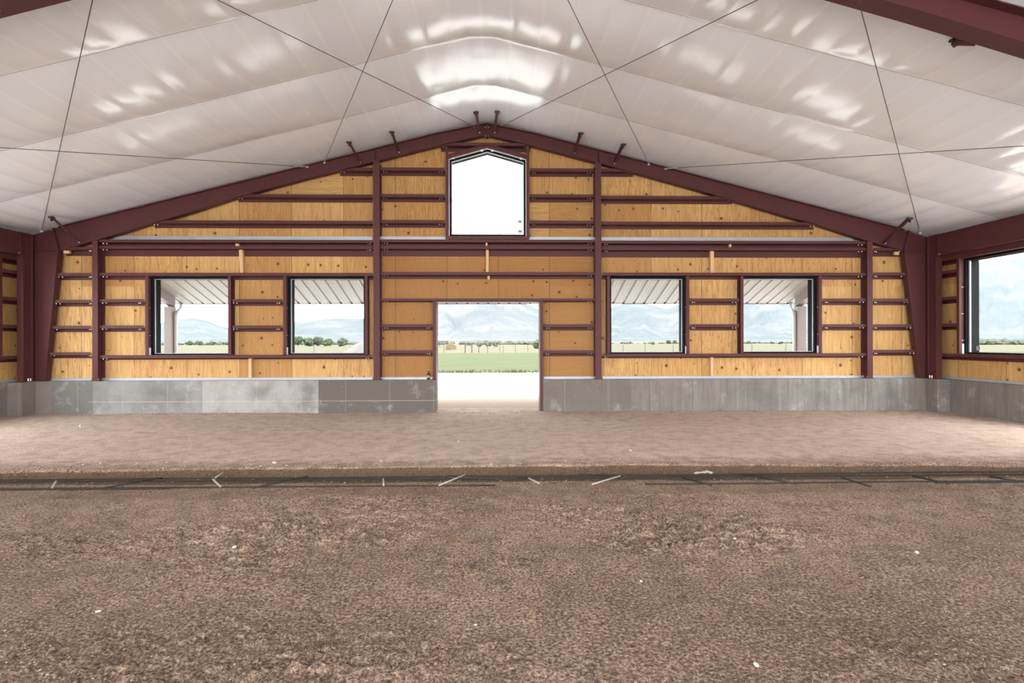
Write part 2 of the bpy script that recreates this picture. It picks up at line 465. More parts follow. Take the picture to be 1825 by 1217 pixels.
simple('paper_label', (.45, .30, .2), .7, 0, .1, 20)
simple('pale_stone', (.46, .43, .395), .8, 0, .1, 20)
simple('pale_rag', (.42, .40, .375), .95, 0, .15, 20)
simple('bark', (.12, .09, .07), .95, 0, .2, 5)
simple('weathered_wood', (.05, .042, .038), .9, 0, .2, 8)
simple('hay', (.10, .072, .03), .95, 0, .25, 3)
simple('mound_dirt', (.085, .078, .07), .95, 0, .2, 2)
simple('chip_wood', (.12, .052, .024), .8, 0, .3, 20)
simple('roof_metal', (.26, .26, .27), .4, .2, .05, 2)
simple('trough_black', (.03, .03, .032), .6, 0, .2, 5)

# ------------------------------------------------------------------ key planes and levels
YC = 11.95          # front of columns, posts and concrete
YG = 11.98          # front flange of the girts
YP = 12.16          # inner face of the plywood
YE = 12.34          # outer face of the wall
FY0, FY1 = 11.93, 12.08   # rigid frame flanges
XL, XR = -10.05, 9.55     # plywood of the side walls
PORT_L, PORT_R = -9.70, 9.23
ZC = at(776, 677, YC).z   # top of the concrete
apex = at(868, 212.5, FY0)
RX, RZ = apex.x, apex.z
_l = at(225.7, 370, FY0); _r = at(1480, 373, FY0)
SLOPE = .5 * ((RZ - _l.z) / (RX - _l.x) + (RZ - _r.z) / (_r.x - RX))
def roofZ(x):
    return RZ - SLOPE * max(abs(x - RX), .21)
REAR = -3.0  # unseen rear end, left open so sky light fills the hall

# ------------------------------------------------------------------ floor
def yb(x):     # edge of the raised far part of the floor
    return 6.82 - .0045 * x * x + .05 * vnoise(x * 1.3 + 9, x * 0 + 3.3, 5) + .03 * vnoise(x * 5 + 2, x * 0 + 1.3, 6)
def floor_z(X, Y):
    lump = .010 * fbm(X * 1.1 + 31, Y * 1.6 + 7, 3, 1)
    fine = .006 * fbm(X * 7 + 3, Y * 7 + 5, 3, 20, .6)
    clod = np.clip(fbm(X * .55 + 12, Y * .9 + 44, 3, 40) - .15, 0, 1)
    cl = clod * .034 * np.abs(fbm(X * 16 + 1, Y * 16 + 8, 2, 60)) * 1.6
    near = np.clip((6.2 - Y) / 1.0, 0, 1)
    z = lump + fine * (.5 + .5 * near) + cl * near
    d = yb(X) - Y
    crumb = np.clip(1 - np.abs(d - .08) / .16, 0, 1) * .018 * fbm(X * 13 + 4, Y * 13 + 9, 3, 160)
    z = z + crumb
    tr = np.clip(d / .10, 0, 1) * .105
    up = np.clip((6.05 - Y + .04 * vnoise(X * 1.7, X * 0 + 7.7, 8)) / .45, 0, 1); up = up * up * (3 - 2 * up)
    z = z - tr + up * .05
    return z
xs = np.arange(-10.3, 10.0, .03)
ys = np.concatenate([np.arange(REAR, 1.8, .3), np.arange(1.8, 5.5, .018), np.arange(5.5, 7.05, .016), np.arange(7.05, 12.7, .05)])
GX, GY = np.meshgrid(xs, ys)
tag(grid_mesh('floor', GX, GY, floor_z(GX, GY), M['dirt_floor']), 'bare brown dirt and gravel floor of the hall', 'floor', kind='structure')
def fz(x, y):
    return float(floor_z(np.array([[x]], float), np.array([[y]], float))[0, 0])

# ------------------------------------------------------------------ ceiling
def sag_field(X, Y):
    v = (Y - BANDY0) / BANDY; vi = np.floor(v); vf = v - vi
    u = (X - RX) / BANDX; ui = np.floor(u); uf = u - ui
    amp = .048 + .030 * vnoise(X * .45 + 3, vi * 3.7 + .5, 3)
    amp = amp * np.where(vi >= -1, .22, np.where(vi >= -2, .9, 1.1))
    s = amp * (1 - (2 * vf - 1) ** 2)
    s = s + .018 * (1 - (2 * uf - 1) ** 2) * (1 - (2 * vf - 1) ** 4) * (1 + .9 * vnoise(ui * 2.3 + .5, vi * 1.7 + .5, 4))
    s = s + .007 * np.clip((11.2 - Y) / 1.2, .25, 1) * fbm(X * .9 + 7, Y * 1.1 + 2, 3, 70)
    return s
xs = np.arange(XL - .02, XR + .05, .054)
ys = np.concatenate([np.arange(REAR, 4.6, .16), np.arange(4.6, YP - .01, .052), [YP - .005]])
GX, GY = np.meshgrid(xs, ys)
edge = np.clip((YP - GY) / .35, 0, 1)
CZ = RZ - SLOPE * np.maximum(np.abs(GX - RX), .21) - sag_field(GX, GY) * edge + .012
side = np.clip(np.minimum(GX - (XL + .28), (XR - .28) - GX) / .3, -1, 0)
CZ = CZ + side * .05
ceil = tag(grid_mesh('ceiling', GX, GY, CZ, M['vinyl_liner']), 'glossy white vinyl insulation liner under the gabled roof', 'ceiling', kind='structure')

rb = MB()
for sgn, xe in ((-1, XL - .15), (1, XR + .15)):
    a = (RX, RZ + .42); b = (xe, RZ + .42 - SLOPE * abs(xe - RX))
    rb.prism([a, b, (b[0], b[1] - .06), (a[0], a[1] - .06)], REAR - .3, YE + .05)
tag(rb.build('roof', M['panel_paint']), 'metal roof deck above the liner', 'roof', kind='structure')

# ------------------------------------------------------------------ walls: slabs with openings
def slab(name, mat, u0, u1, ztop, zbot, holes, a, b, axis, breaks=()):
    """vertical slab along u with polygonal holes: hole = (u0, u1, zlo, zhi_function_or_value)"""
    us = sorted(set([u0, u1] + [h[0] for h in holes] + [h[1] for h in holes] + list(breaks)))
    us = [u for u in us if u0 - 1e-6 <= u <= u1 + 1e-6]
    mb = MB()
    for ua, ub in zip(us[:-1], us[1:]):
        if ub - ua < 1e-5: continue
        um = .5 * (ua + ub)
        hs = sorted([h for h in holes if h[0] - 1e-6 <= um <= h[1] + 1e-6], key=lambda h: h[2])
        lo = (zbot, zbot)
        for h in hs:
            if h[2] > max(lo) + 1e-4: mb.prism([(ua, lo[0]), (ub, lo[1]), (ub, h[2]), (ua, h[2])], a, b, axis)
            hi = h[3]
            lo = (hi(ua), hi(ub)) if callable(hi) else (hi, hi)
        mb.prism([(ua, lo[0]), (ub, lo[1]), (ub, ztop(ub)), (ua, ztop(ua))], a, b, axis)
    return mb.build(name, mat)

def px(xp, yp, Y=YG):
    return at(xp, yp, Y)
# window openings (px): left, right, top, bottom
WPX = {1: (264, 406.5, 492, 633), 2: (510, 650, 492, 632.5), 3: (1087.3, 1223.6, 492, 630.5), 4: (1325, 1460, 492, 629.5)}
WIN = {}
for k, (a, b, c, d) in WPX.items():
    m = .5 * (a + b)
    WIN[k] = (px(a, 560).x, px(b, 560).x, px(m, d).z, px(m, c).z)
DX0, DX1 = px(776.8, 640).x, px(962.6, 640).x
DZ = px(868, 536.6).z
gw = {'l': px(799.5, 350).x, 'r': px(938.2, 350).x, 'b': px(868, 420.5).z, 'a': px(868.2, 262.0).z,
      'el': px(799.2, 281.0).z, 'er': px(938.4, 282.2).z, 'ax': px(868.2, 270).x}
gwtop = lambda u: gw['a'] - (gw['a'] - .5 * (gw['el'] + gw['er'])) * abs(u - gw['ax']) / (.5 * (gw['r'] - gw['l']))
holes = [(w[0], w[1], w[2], w[3]) for w in WIN.values()]
holes += [(DX0, DX1, -.5, DZ), (gw['l'], gw['r'], gw['b'], gwtop)]
tag(slab('wall_back', M['plywood'], XL, XR, lambda u: roofZ(u) + .20, ZC - .01, holes, YP, YE, 'y', (RX, gw['ax'])),
    'plywood sheathing of the gable wall behind the steel girts', 'wall', kind='structure')
SWZ0, SWZ1 = 1.235, 3.17                                 # side windows
SW_R = (9.5, 11.22); SW_L = (9.5, 11.30)
GAP = (6.1, 9.3)                                          # wide side openings, added out of view to let daylight in
def side_wall(name, x0, x1, sw, label):
    h = [(sw[0], sw[1], SWZ0, SWZ1), (GAP[0], GAP[1], -.5, 3.2)]
    return tag(slab(name, M['plywood'], REAR, YE, lambda u: roofZ(x0 if abs(x0) < abs(x1) else x1) + .15, ZC - .01, h, x0, x1, 'x'),
               label, 'wall', kind='structure')
side_wall('wall_left', XL, XL - .18, SW_L, 'plywood side wall at the left edge with steel girts')
side_wall('wall_right', XR, XR + .18, SW_R, 'plywood side wall on the right with a large window')

# concrete stem walls
cb = MB()
cb.box(XL - .1, DX0, YC, YE + .02, -.4, ZC); cb.box(DX1, XR + .1, YC, YE + .02, -.4, ZC)
tag(cb.build('baseboard_back', M['concrete'], bevel=.006), 'grey cast concrete stem wall under the gable wall', 'concrete wall', kind='structure')
cb = MB(); cb.box(XL - .2, XL + .06, REAR, GAP[0], -.4, ZC); cb.box(XL - .2, XL + .06, GAP[1], YC - .001, -.4, ZC); cb.box(XL + .05, PORT_L, 11.62, YC - .001, -.4, ZC - .002)
tag(cb.build('baseboard_left', M['concrete'], bevel=.006), 'concrete stem wall and pilaster along the left wall', 'concrete wall', kind='structure')
cb = MB(); cb.box(XR - .06, XR + .2, REAR, GAP[0], -.4, ZC); cb.box(XR - .06, XR + .2, GAP[1], YC - .001, -.4, ZC); cb.box(PORT_R, XR - .05, 11.62, YC - .001, -.4, ZC - .002)
tag(cb.build('baseboard_right', M['concrete'], bevel=.006), 'concrete stem wall and pilaster along the right wall', 'concrete wall', kind='structure')

# galvanised base angles and the upper closure strip
def strip_back(name, xa, xb, za, zb, yf=YP - .035):
    m = MB(); m.box(xa, xb, yf, YP - .001, za, zb); m.box(xa, xb, yf - .05, YP - .001, za - .004, za)
    return tag(m.build(name, M['galvanised']), kind='structure')
zb0, zb1 = ZC + .004, px(868, 671.5, YP - .04).z
for i, (a, b, lb) in enumerate([(88, 163, 'galvanised base angle in the narrow bay at the left corner'), (180, 664, 'galvanised base angle under the two left windows'),
        (678, 770.5, 'galvanised base angle left of the doorway'), (969, 1061, 'galvanised base angle right of the doorway'),
        (1074, 1545, 'galvanised base angle under the two right windows'), (1556, 1636, 'galvanised base angle in the narrow bay at the right corner')]):
    o = strip_back('trim_%d' % (i + 1), px(a, 674, YP - .04).x, px(b, 674, YP - .04).x, zb0, zb1); tag(o, lb, 'base trim')
m = MB(); m.box(XR - .03, XR - .001, GAP[1], 11.88, zb0, zb1); tag(m.build('trim_7', M['galvanised']), 'galvanised base angle along the right side wall', 'base trim', kind='structure')
m = MB(); m.box(XL + .001, XL + .03, GAP[1], 11.88, zb0, zb1); tag(m.build('trim_8', M['galvanised']), 'galvanised base angle along the left side wall', 'base trim', kind='structure')
zt0, zt1 = px(868, 428.5, YP - .03).z, px(868, 422.0, YP - .03).z
for i, (a, b, lb) in enumerate([(202, 664, 'pale metal closure strip above the left windows'), (677, 794, 'pale metal closure strip left of the gable window'),
        (943, 1061, 'pale metal closure strip right of the gable window'), (1072, 1520, 'pale metal closure strip above the right windows')]):
    o = strip_back('trim_%d' % (i + 9), px(a, 425, YP - .03).x, px(b, 425, YP - .03).x, zt0, zt1); tag(o, lb, 'closure trim')

# ------------------------------------------------------------------ steel: posts, frames, portal
ST = M['primer_steel']
def hbolt(parent, p, r=.012, l=.03, d=(0, -1, 0)):
    d = Vector(d); p = Vector(p)
    m = MB(); m.tube([p, p + d * l * .45], r * 1.2, 6); m.tube([p + d * l * .45, p + d * l], r * .6, 6)
    return m.build('bolt', M['bolt_zinc'], parent)

def post(x0p, x1p, ytop, ybotp, label):
    a, b = px(x0p, 600, YC - .02).x, px(x1p, 600, YC - .02).x
    zt = px(.5 * (x0p + x1p), ytop, YC - .02).z; y0, y1 = YC - .02, YP - .005
    c = .5 * (a + b)
    r = empty('wall_post', (c, .5 * (y0 + y1), ZC), label, 'steel post', 'wind posts of the gable wall', 'thing')
    MB().box(a, b, y0, y0 + .011, ZC + .012, zt).build('flange', ST, r)
    MB().box(a, b, y1 - .011, y1, ZC + .012, zt - .05).build('flange', ST, r)
    MB().box(c - .004, c + .004, y0 + .011, y1 - .011, ZC + .012, zt - .02).build('web', ST, r)
    MB().box(a - .01, b + .01, y0 + .002, y1, ZC, ZC + .012).build('base_plate', ST, r)
    for s in (-1, 1):
        MB().tube([(c + s * (b - a) * .28, y0 + .05, ZC + .01), (c + s * (b - a) * .28, y0 + .05, ZC + .05)], .01, 6).build('bolt', M['bolt_zinc'], r)
    return r
post(164.3, 174.3, 428.5, 678, 'red-brown steel post left of the two left windows, near the left corner')
post(665.6, 677, 285, 678, 'tall red-brown steel post between left windows and doorway')
post(1061, 1072, 288.5, 675, 'tall red-brown steel post between doorway and right windows')
post(1546, 1555.6, 430.5, 674, 'red-brown steel post right of the two right windows, near the right corner')

LB = [(103, 446.5), (131.7, 438.6), (173, 427.2), (222, 412.5), (266.5, 398.7), (341, 377.5), (418, 352.3), (480, 335), (546, 317.5), (602, 304), (677, 285), (720, 274), (780, 259), (868, 239.5)]
RB = [(1612, 447.5), (1585.6, 439.8), (1545.5, 428.7), (1506, 415.5), (1454, 399), (1403, 385.2), (1311.6, 358), (1240, 337), (1184.4, 321.7), (1131.8, 307.3), (1070, 290.6), (1020, 277.6), (960, 262), (868, 239.5)]
def rafter(pts, sgn, y0, y1, label, stiff, seam, name='rafter'):
    bot = [(p.x, p.z) for p in (at(a, b, FY0) for a, b in pts)]
    bot[-1] = (RX, bot[-1][1])
    top = [(x, roofZ(x) - .02) for x, z in bot]
    r = empty(name, (bot[4][0], .5 * (y0 + y1), bot[4][1]), label, 'rafter', None, 'thing')
    yw = .5 * (y0 + y1)
    MB().strip([(x, z - .012) for x, z in top], [(x, z + .012) for x, z in bot], yw - .004, yw + .004).build('web', ST, r)
    MB().strip(top, [(x, z - .012) for x, z in top], y0, y1).build('top_flange', ST, r)
    MB().strip([(x, z + .012) for x, z in bot[0:]], bot[0:], y0, y1).build('bottom_flange', ST, r)
    for xp in stiff:
        x = at(xp, 300, FY0).x
        zb = np.interp(x, *zip(*sorted(bot))); zt = roofZ(x) - .032
        MB().box(x - .005, x + .005, y0 + .01, yw - .004, zb + .012, zt).build('stiffener', ST, r)
    # end plate at the ridge
    x = RX + sgn * .012
    zb = bot[-1][1]
    MB().box(min(RX + sgn * .001, x), max(RX + sgn * .001, x), y0, y1, zb - .045, RZ - SLOPE * .21 - .021).build('end_plate', ST, r)
    for i in range(2):
        hbolt(r, (x + sgn * .012, y0 + .03, zb - .02 + i * .18), .011, .02, (sgn, 0, 0))
    return r
rafter(LB, -1, FY0, FY1, 'left red-brown steel rafter along the gable wall', (667,), None)
rafter(RB, 1, FY0, FY1, 'right red-brown steel rafter along the gable wall', (1068,), None)
NY0, NY1 = 5.46, 5.68
rafter(LB, -1, NY0, NY1, 'near steel rafter cut off at the upper left corner of the view', (667, 300), None)
rafter(RB, 1, NY0, NY1, 'near steel rafter crossing the upper right corner of the view', (1068, 1452), None)

def frame_column(sgn, base, topp, y0, y1, label):
    """tapered column of a rigid frame; base / topp = inner flange pixels on the back frame"""
    b = at(base[0], base[1], FY0); t = at(topp[0], topp[1], FY0)
    xo = (XL + .12) if sgn < 0 else (XR - .12)
    r = empty('frame_column', (xo, .5 * (y0 + y1), ZC), label, 'steel column', None, 'thing')
    yw = .5 * (y0 + y1); zt = roofZ(t.x) - .05; zo = roofZ(xo) - .05
    MB().prism([(xo, ZC + .014), (b.x, ZC + .014), (t.x, t.z), (t.x, roofZ(t.x) - .03), (xo, zo)], yw - .004, yw + .004).build('web', ST, r)
    MB().strip([(b.x, ZC + .014), (t.x, t.z)], [(b.x + sgn * .012, ZC + .014), (t.x + sgn * .012, t.z)], y0, y1).build('inner_flange', ST, r)
    MB().box(min(xo, xo + sgn * .012), max(xo, xo + sgn * .012), y0, y1, ZC + .014, zo).build('outer_flange', ST, r)
    MB().box(min(xo, t.x), max(xo, t.x), y0 + .01, yw - .004, t.z - .006, t.z + .006).build('stiffener', ST, r)
    MB().strip([(t.x, t.z), (t.x + sgn * .11, zt)], [(t.x + sgn * .012, t.z), (t.x + sgn * .122, zt)], y0 + .005, yw - .004).build('knee_plate', ST, r)
    MB().box(min(xo, b.x), max(xo, b.x), y0, y1, ZC, ZC + .014).build('base_plate', ST, r)
    return r
frame_column(-1, (79.6, 677), (103, 446), FY0, FY1, 'tapered dark red steel frame column at the left corner of the gable wall')
frame_column(1, (1640, 673), (1612, 447), FY0, FY1, 'tapered dark red steel frame column at the right corner of the gable wall')
frame_column(-1, (79.6, 677), (103, 446), NY0, NY1, 'tapered steel frame column carrying the near left rafter')
frame_column(1, (1640, 673), (1612, 447), NY0, NY1, 'tapered steel frame column carrying the near right rafter')

def portal_column(sgn, xi, label):
    xo = xi + sgn * .13; y0, y1 = 11.66, 11.90
    xa, xb = min(xi, xo), max(xi, xo); xm = .5 * (xa + xb)
    zt = 3.73
    r = empty('portal_column', (xm, .5 * (y0 + y1), ZC), label, 'steel column', None, 'thing')
    MB().box(xa, xb, y0, y0 + .014, ZC + .014, zt).build('flange', ST, r)
    MB().box(xa, xb, y1 - .014, y1, ZC + .014, zt).build('flange', ST, r)
    MB().box(xi + sgn * .03 - .005, xi + sgn * .03 + .005, y0 + .014, y1 - .014, ZC + .014, zt).build('web', ST, r)
    MB().box(xa, xb, y0 - .01, y1 + .01, ZC, ZC + .014).build('base_plate', ST, r)
    MB().box(xa, xb, y0, y1, zt, zt + .012).build('cap_plate', ST, r)
    for k in range(2):
        MB().tube([(xi + sgn * .012, y1 - .05 - k * .06, ZC + .012), (xi + sgn * .012, y1 - .05 - k * .06, ZC + .07)], .011, 6).build('anchor_bolt', M['bolt_zinc'], r)
    return r
portal_column(-1, PORT_L, 'straight dark red portal column on the left concrete pilaster')
portal_column(1, PORT_R, 'straight dark red portal column on the right concrete pilaster')
def portal_beam(sgn, xi, label):
    xo = xi + sgn * .13; xa, xb = min(xi, xo), max(xi, xo); z0, z1 = 3.285, 3.735; y0, y1 = NY1 + .2, 11.60
    r = empty('portal_beam', (.5 * (xa + xb), .5 * (y0 + y1), z0), label, 'steel beam', None, 'thing')
    MB().box(xi + sgn * .022, xi + sgn * .032, y0, y1, z0 + .012, z1 - .012).build('web', ST, r)
    MB().box(xa, xb, y0, y1, z0, z0 + .012).build('bottom_flange', ST, r)
    MB().box(xa, xb, y0, y1, z1 - .012, z1).build('top_flange', ST, r)
    MB().box(xa, xb, y1, y1 + .03, z0 - .02, z1 + .01).build('end_plate', ST, r)
    hbolt(r, (xi + sgn * .015, y1 - .01, z0 + .03), .012, .03)
portal_beam(-1, PORT_L, 'deep red steel eave beam along the top of the left wall')
portal_beam(1, PORT_R, 'deep red steel eave beam above the large right window')

# ------------------------------------------------------------------ girts (Z sections): front lip up, rear lip down
def girt(xa, xb, yb_, label, group, rear=None, lip=.070, rlip=.062, bolts='lr', yref=None):
    """xa..xb: pixel ends of the front lip; yb_: pixel row of the web; rear: ends of the rear lip when cut short"""
    xm = .5 * (xa + xb)
    a, b = px(xa, yb_).x, px(xb, yb_).x
    z = px(yref if yref else xm, yb_).z
    ra, rb_ = (a, b) if rear is None else (px(rear[0], yb_, YP - .01).x, px(rear[1], yb_, YP - .01).x)
    y1 = YP - .008
    m = MB()
    m.box(a, b, YG, YG + .004, z, z + lip)
    m.add([(a, YG, z), (b, YG, z), (rb_, y1, z), (ra, y1, z), (a, YG, z + .004), (b, YG, z + .004), (rb_, y1, z + .004), (ra, y1, z + .004)],
          [(0, 1, 2, 3), (7, 6, 5, 4), (0, 4, 5, 1), (1, 5, 6, 2), (2, 6, 7, 3), (3, 7, 4, 0)])
    m.box(ra, rb_, y1 - .004, y1, z - rlip, z + .004)
    o = m.build('girt', ST, None, origin=(.5 * (a + b), YG, z))
    tag(o, label, 'girt', group, 'thing')
    for s, e in (('l', ra + .06), ('r', rb_ - .06)):
        if s in bolts:
            d = .05 if s == 'l' else -.05
            for k in range(2):
                p = Vector((e + k * d * 1.1, YG + .05 + .03 * k, z))
                MB().tube([p, p - Vector((0, 0, .018))], .011, 6).build('bolt', M['bolt_zinc'], o, origin=p)
    return o
GA, GB, GC, GD, GE = ('girts of the narrow left bay', 'girts around the left windows', 'girts around the doorway',
                      'girts around the right windows', 'girts of the narrow right bay')
GU = 'girts of the gable above the long girts'
NB = 'narrow bay between left frame column and outer post'
for i, (xa, y, w) in enumerate([(114, 445.5, 'topmost'), (99.5, 492.2, 'second from top'), (95, 540, 'third from top'), (89.5, 586.3, 'second from bottom'), (85, 633.5, 'lowest')]):
    girt(xa, 161.5, y, '%s steel girt in the %s' % (w, NB), GA, rear=((xa + 8 if i else 118), 175), bolts='lr', rlip=.1 if i == 0 else .062)
NB = 'narrow bay between right outer post and frame column'
for i, (xb, y, w) in enumerate([(1603.5, 447, 'topmost'), (1618.5, 491.2, 'second from top'), (1623.5, 537.8, 'third from top'), (1628.2, 583.5, 'second from bottom'), (1634, 629, 'lowest')]):
    girt(1557, xb, y, '%s steel girt in the %s' % (w, NB), GE, rear=(1548, xb - (8 if i else 3)), rlip=.1 if i == 0 else .062)
# long pair below the closure strip
for (a, b, y1, y2, w) in [(176, 664, 433, 444.2, 'above the left windows'), (679, 1059.5, 432.2, 444, 'across the middle bay under the gable window'), (1074, 1543.5, 434.5, 446.3, 'above the right windows')]:
    girt(a, b, y1, 'upper long steel girt of the close pair ' + w, 'long girt pairs', lip=.064, rlip=.075, yref=b if a < 200 else None)
    girt(a, b, y2, 'lower long steel girt of the close pair ' + w, 'long girt pairs', lip=.064, rlip=.13, yref=b if a < 200 else None)
# window bays
girt(176, 664, 492, 'long head girt running over both left windows', GB, bolts='l')
girt(176, 661, 638.3, 'long sill girt running under both left windows', GB, rlip=.03, bolts='lr')
girt(1074.5, 1543.5, 491.5, 'long head girt running over both right windows', GD, bolts='r')
girt(1074.5, 1544.5, 635.6, 'long sill girt running under both right windows', GD, rlip=.03)
for y, w in ((539, 'upper'), (585.8, 'lower')):
    girt(176, 256, y, w + ' short girt between left outer post and first left window', GB, rear=(185, 262))
    girt(414, 502, y, w + ' short girt between the two left windows', GB, rear=(416, 507))
for y, w in ((537.7, 'upper'), (583.4, 'lower')):
    girt(1229.8, 1317.5, y, w + ' short girt between the two right windows', GD, rear=(1226, 1312))
    girt(1467, 1544.5, y, w + ' short girt between second right window and outer post', GD, rear=(1461, 1537))
# doorway bay
girt(679, 1059.5, 490.5, 'long girt across the middle bay above the doorway header', GC)
girt(679, 1059.5, 536.4, 'door header girt spanning directly over the doorway', GC, lip=.055, rlip=.012)
for y, w in ((583.6, 'upper'), (630, 'lower')):
    girt(679.5, 770.5, y, w + ' short girt left of the doorway', GC)
    girt(969, 1059.5, y, w + ' short girt right of the doorway', GC)
# gable
for ya, yb_, w in ((304.3, 305.8, 'top'), (351.6, 352, 'middle'), (397.8, 398.8, 'bottom')):
    girt(678, 792.5, ya, w + ' short girt just left of the gable window', GU)
    girt(944.6, 1058, yb_, w + ' short girt just right of the gable window', GU)
girt(784, 947, 260, 'short girt under the ridge directly above the gable window', GU, rear=(786, 945), rlip=.075)
girt(602, 664, 304.5, 'shortest girt under the left rafter, beside the tall post', GU, rear=(606, 664), bolts='l')
girt(418.5, 664, 352.0, 'middle girt under the left rafter', GU, rear=(425, 664), bolts='l')
girt(267, 664, 398.8, 'longest girt under the left rafter', GU, rear=(276, 664), bolts='l')
girt(1071, 1134, 306, 'shortest girt under the right rafter, beside the tall post', GU, rear=(1071, 1128), bolts='r')
girt(1071, 1311, 355, 'middle girt under the right rafter', GU, rear=(1071, 1305), bolts='r')
girt(1071, 1457, 401, 'longest girt under the right rafter', GU, rear=(1071, 1449.5), bolts='r')
# side walls
def side_girt(sgn, ya, yb_, z, label, group, lip=.07):
    xf = (XR - .19) if sgn > 0 else (XL + .19); xw = (XR - .008) if sgn > 0 else (XL + .008)
    m = MB()
    m.box(min(xf, xf + sgn * .004), max(xf, xf + sgn * .004), ya, yb_, z, z + lip)
    m.box(min(xf, xw), max(xf, xw), ya, yb_, z, z + .004)
    m.box(min(xw, xw - sgn * .004), max(xw, xw - sgn * .004), ya, yb_, z - .062, z + .004)
    o = m.build('girt', ST, None, origin=(xf, .5 * (ya + yb_), z)); tag(o, label, 'girt', group, 'thing')
    p = Vector((xf + sgn * .05, ya + .04, z)); MB().tube([p, p - Vector((0, 0, .018))], .011, 6).build('bolt', M['bolt_zinc'], o, origin=p)
for sgn, nm, je in ((-1, 'left', SW_L[1]), (1, 'right', SW_R[1])):
    for y, w in ((492, 'top'), (538, 'middle'), (584.5, 'bottom')):
        z = px(868, y).z
        side_girt(sgn, je + .07, 11.93, z, '%s short girt on the %s side wall behind the portal column' % (w, nm), 'girts of the %s side wall' % nm)
    side_girt(sgn, GAP[1], 11.93, SWZ0 - .075, 'long sill girt under the large %s side window' % nm, 'girts of the %s side wall' % nm)
    side_girt(sgn, 6.2, 11.93, SWZ1, 'long head girt over the large %s side window' % nm, 'girts of the %s side wall' % nm, .15)

# ------------------------------------------------------------------ windows
def window(k, label, tabside):
    x0, x1, z0, z1 = WIN[k]
    r = empty('window_%d' % k, (.5 * (x0 + x1), YP, z0), label, 'window', None, 'structure')
    fw, ya, yb_ = .045, YP - .085, YE + .01
    m = MB()
    m.box(x0, x0 + fw, ya, yb_, z0, z1); m.box(x1 - fw, x1, ya, yb_, z0, z1)
    m.box(x0 + fw, x1 - fw, ya, yb_, z1 - fw, z1); m.box(x0 + fw, x1 - fw, ya, yb_, z0, z0 + fw * .7)
    m.build('window_frame', M['black_aluminium'], r)
    m = MB(); g = .012; yg = YP - .03
    for (a, b, c, d) in ((x0 + fw, x0 + fw + g, z0 + fw * .7, z1 - fw), (x1 - fw - g, x1 - fw, z0 + fw * .7, z1 - fw),
                         (x0 + fw + g, x1 - fw - g, z1 - fw - g, z1 - fw), (x0 + fw + g, x1 - fw - g, z0 + fw * .7, z0 + fw * .7 + g)):
        m.box(a, b, yg, yg + .03, c, d)
    m.build('glazing_bead', M['galvanised'], r)
    MB().box(x0 + fw, x1 - fw, yg + .008, yg + .018, z0 + fw * .7, z1 - fw).build('pane', M['glass'], r)
    for s, x in ((-1, x0), (1, x1)):          # steel channel jambs
        m = MB(); e = x + s * .062
        m.box(min(x, e), max(x, e), YG, YG + .004, z0 - .01, z1)
        m.box(min(x, x + s * .004), max(x, x + s * .004), YG + .004, YP - .002, z0 - .01, z1)
        m.box(min(x, e), max(x, e), YP - .006, YP - .002, z0 - .01, z1)
        j = m.build('jamb', ST, r)
        for zz in (.25, .6):
            p = Vector((x, YG + .055, z0 + (z1 - z0) * zz)); d = Vector((-s, 0, 0))
            MB().tube([p, p + d * .012], .011, 6).build('bolt', M['bolt_zinc'], j, origin=None)
    xt = x0 if tabside < 0 else x1
    MB().box(min(xt, xt - tabside * .006), max(xt, xt - tabside * .006), YP - .15, YP - .095, z0, z0 + .16).build('shim', M['white_plastic'], r)
    return r
window(1, 'square black-framed window nearest the left corner, porch post outside', -1)
window(2, 'square black-framed window left of the doorway, trees and mound outside', -1)
window(3, 'square black-framed window right of the doorway, pale mountain outside', 1)
window(4, 'square black-framed window nearest the right corner, porch post outside', 1)

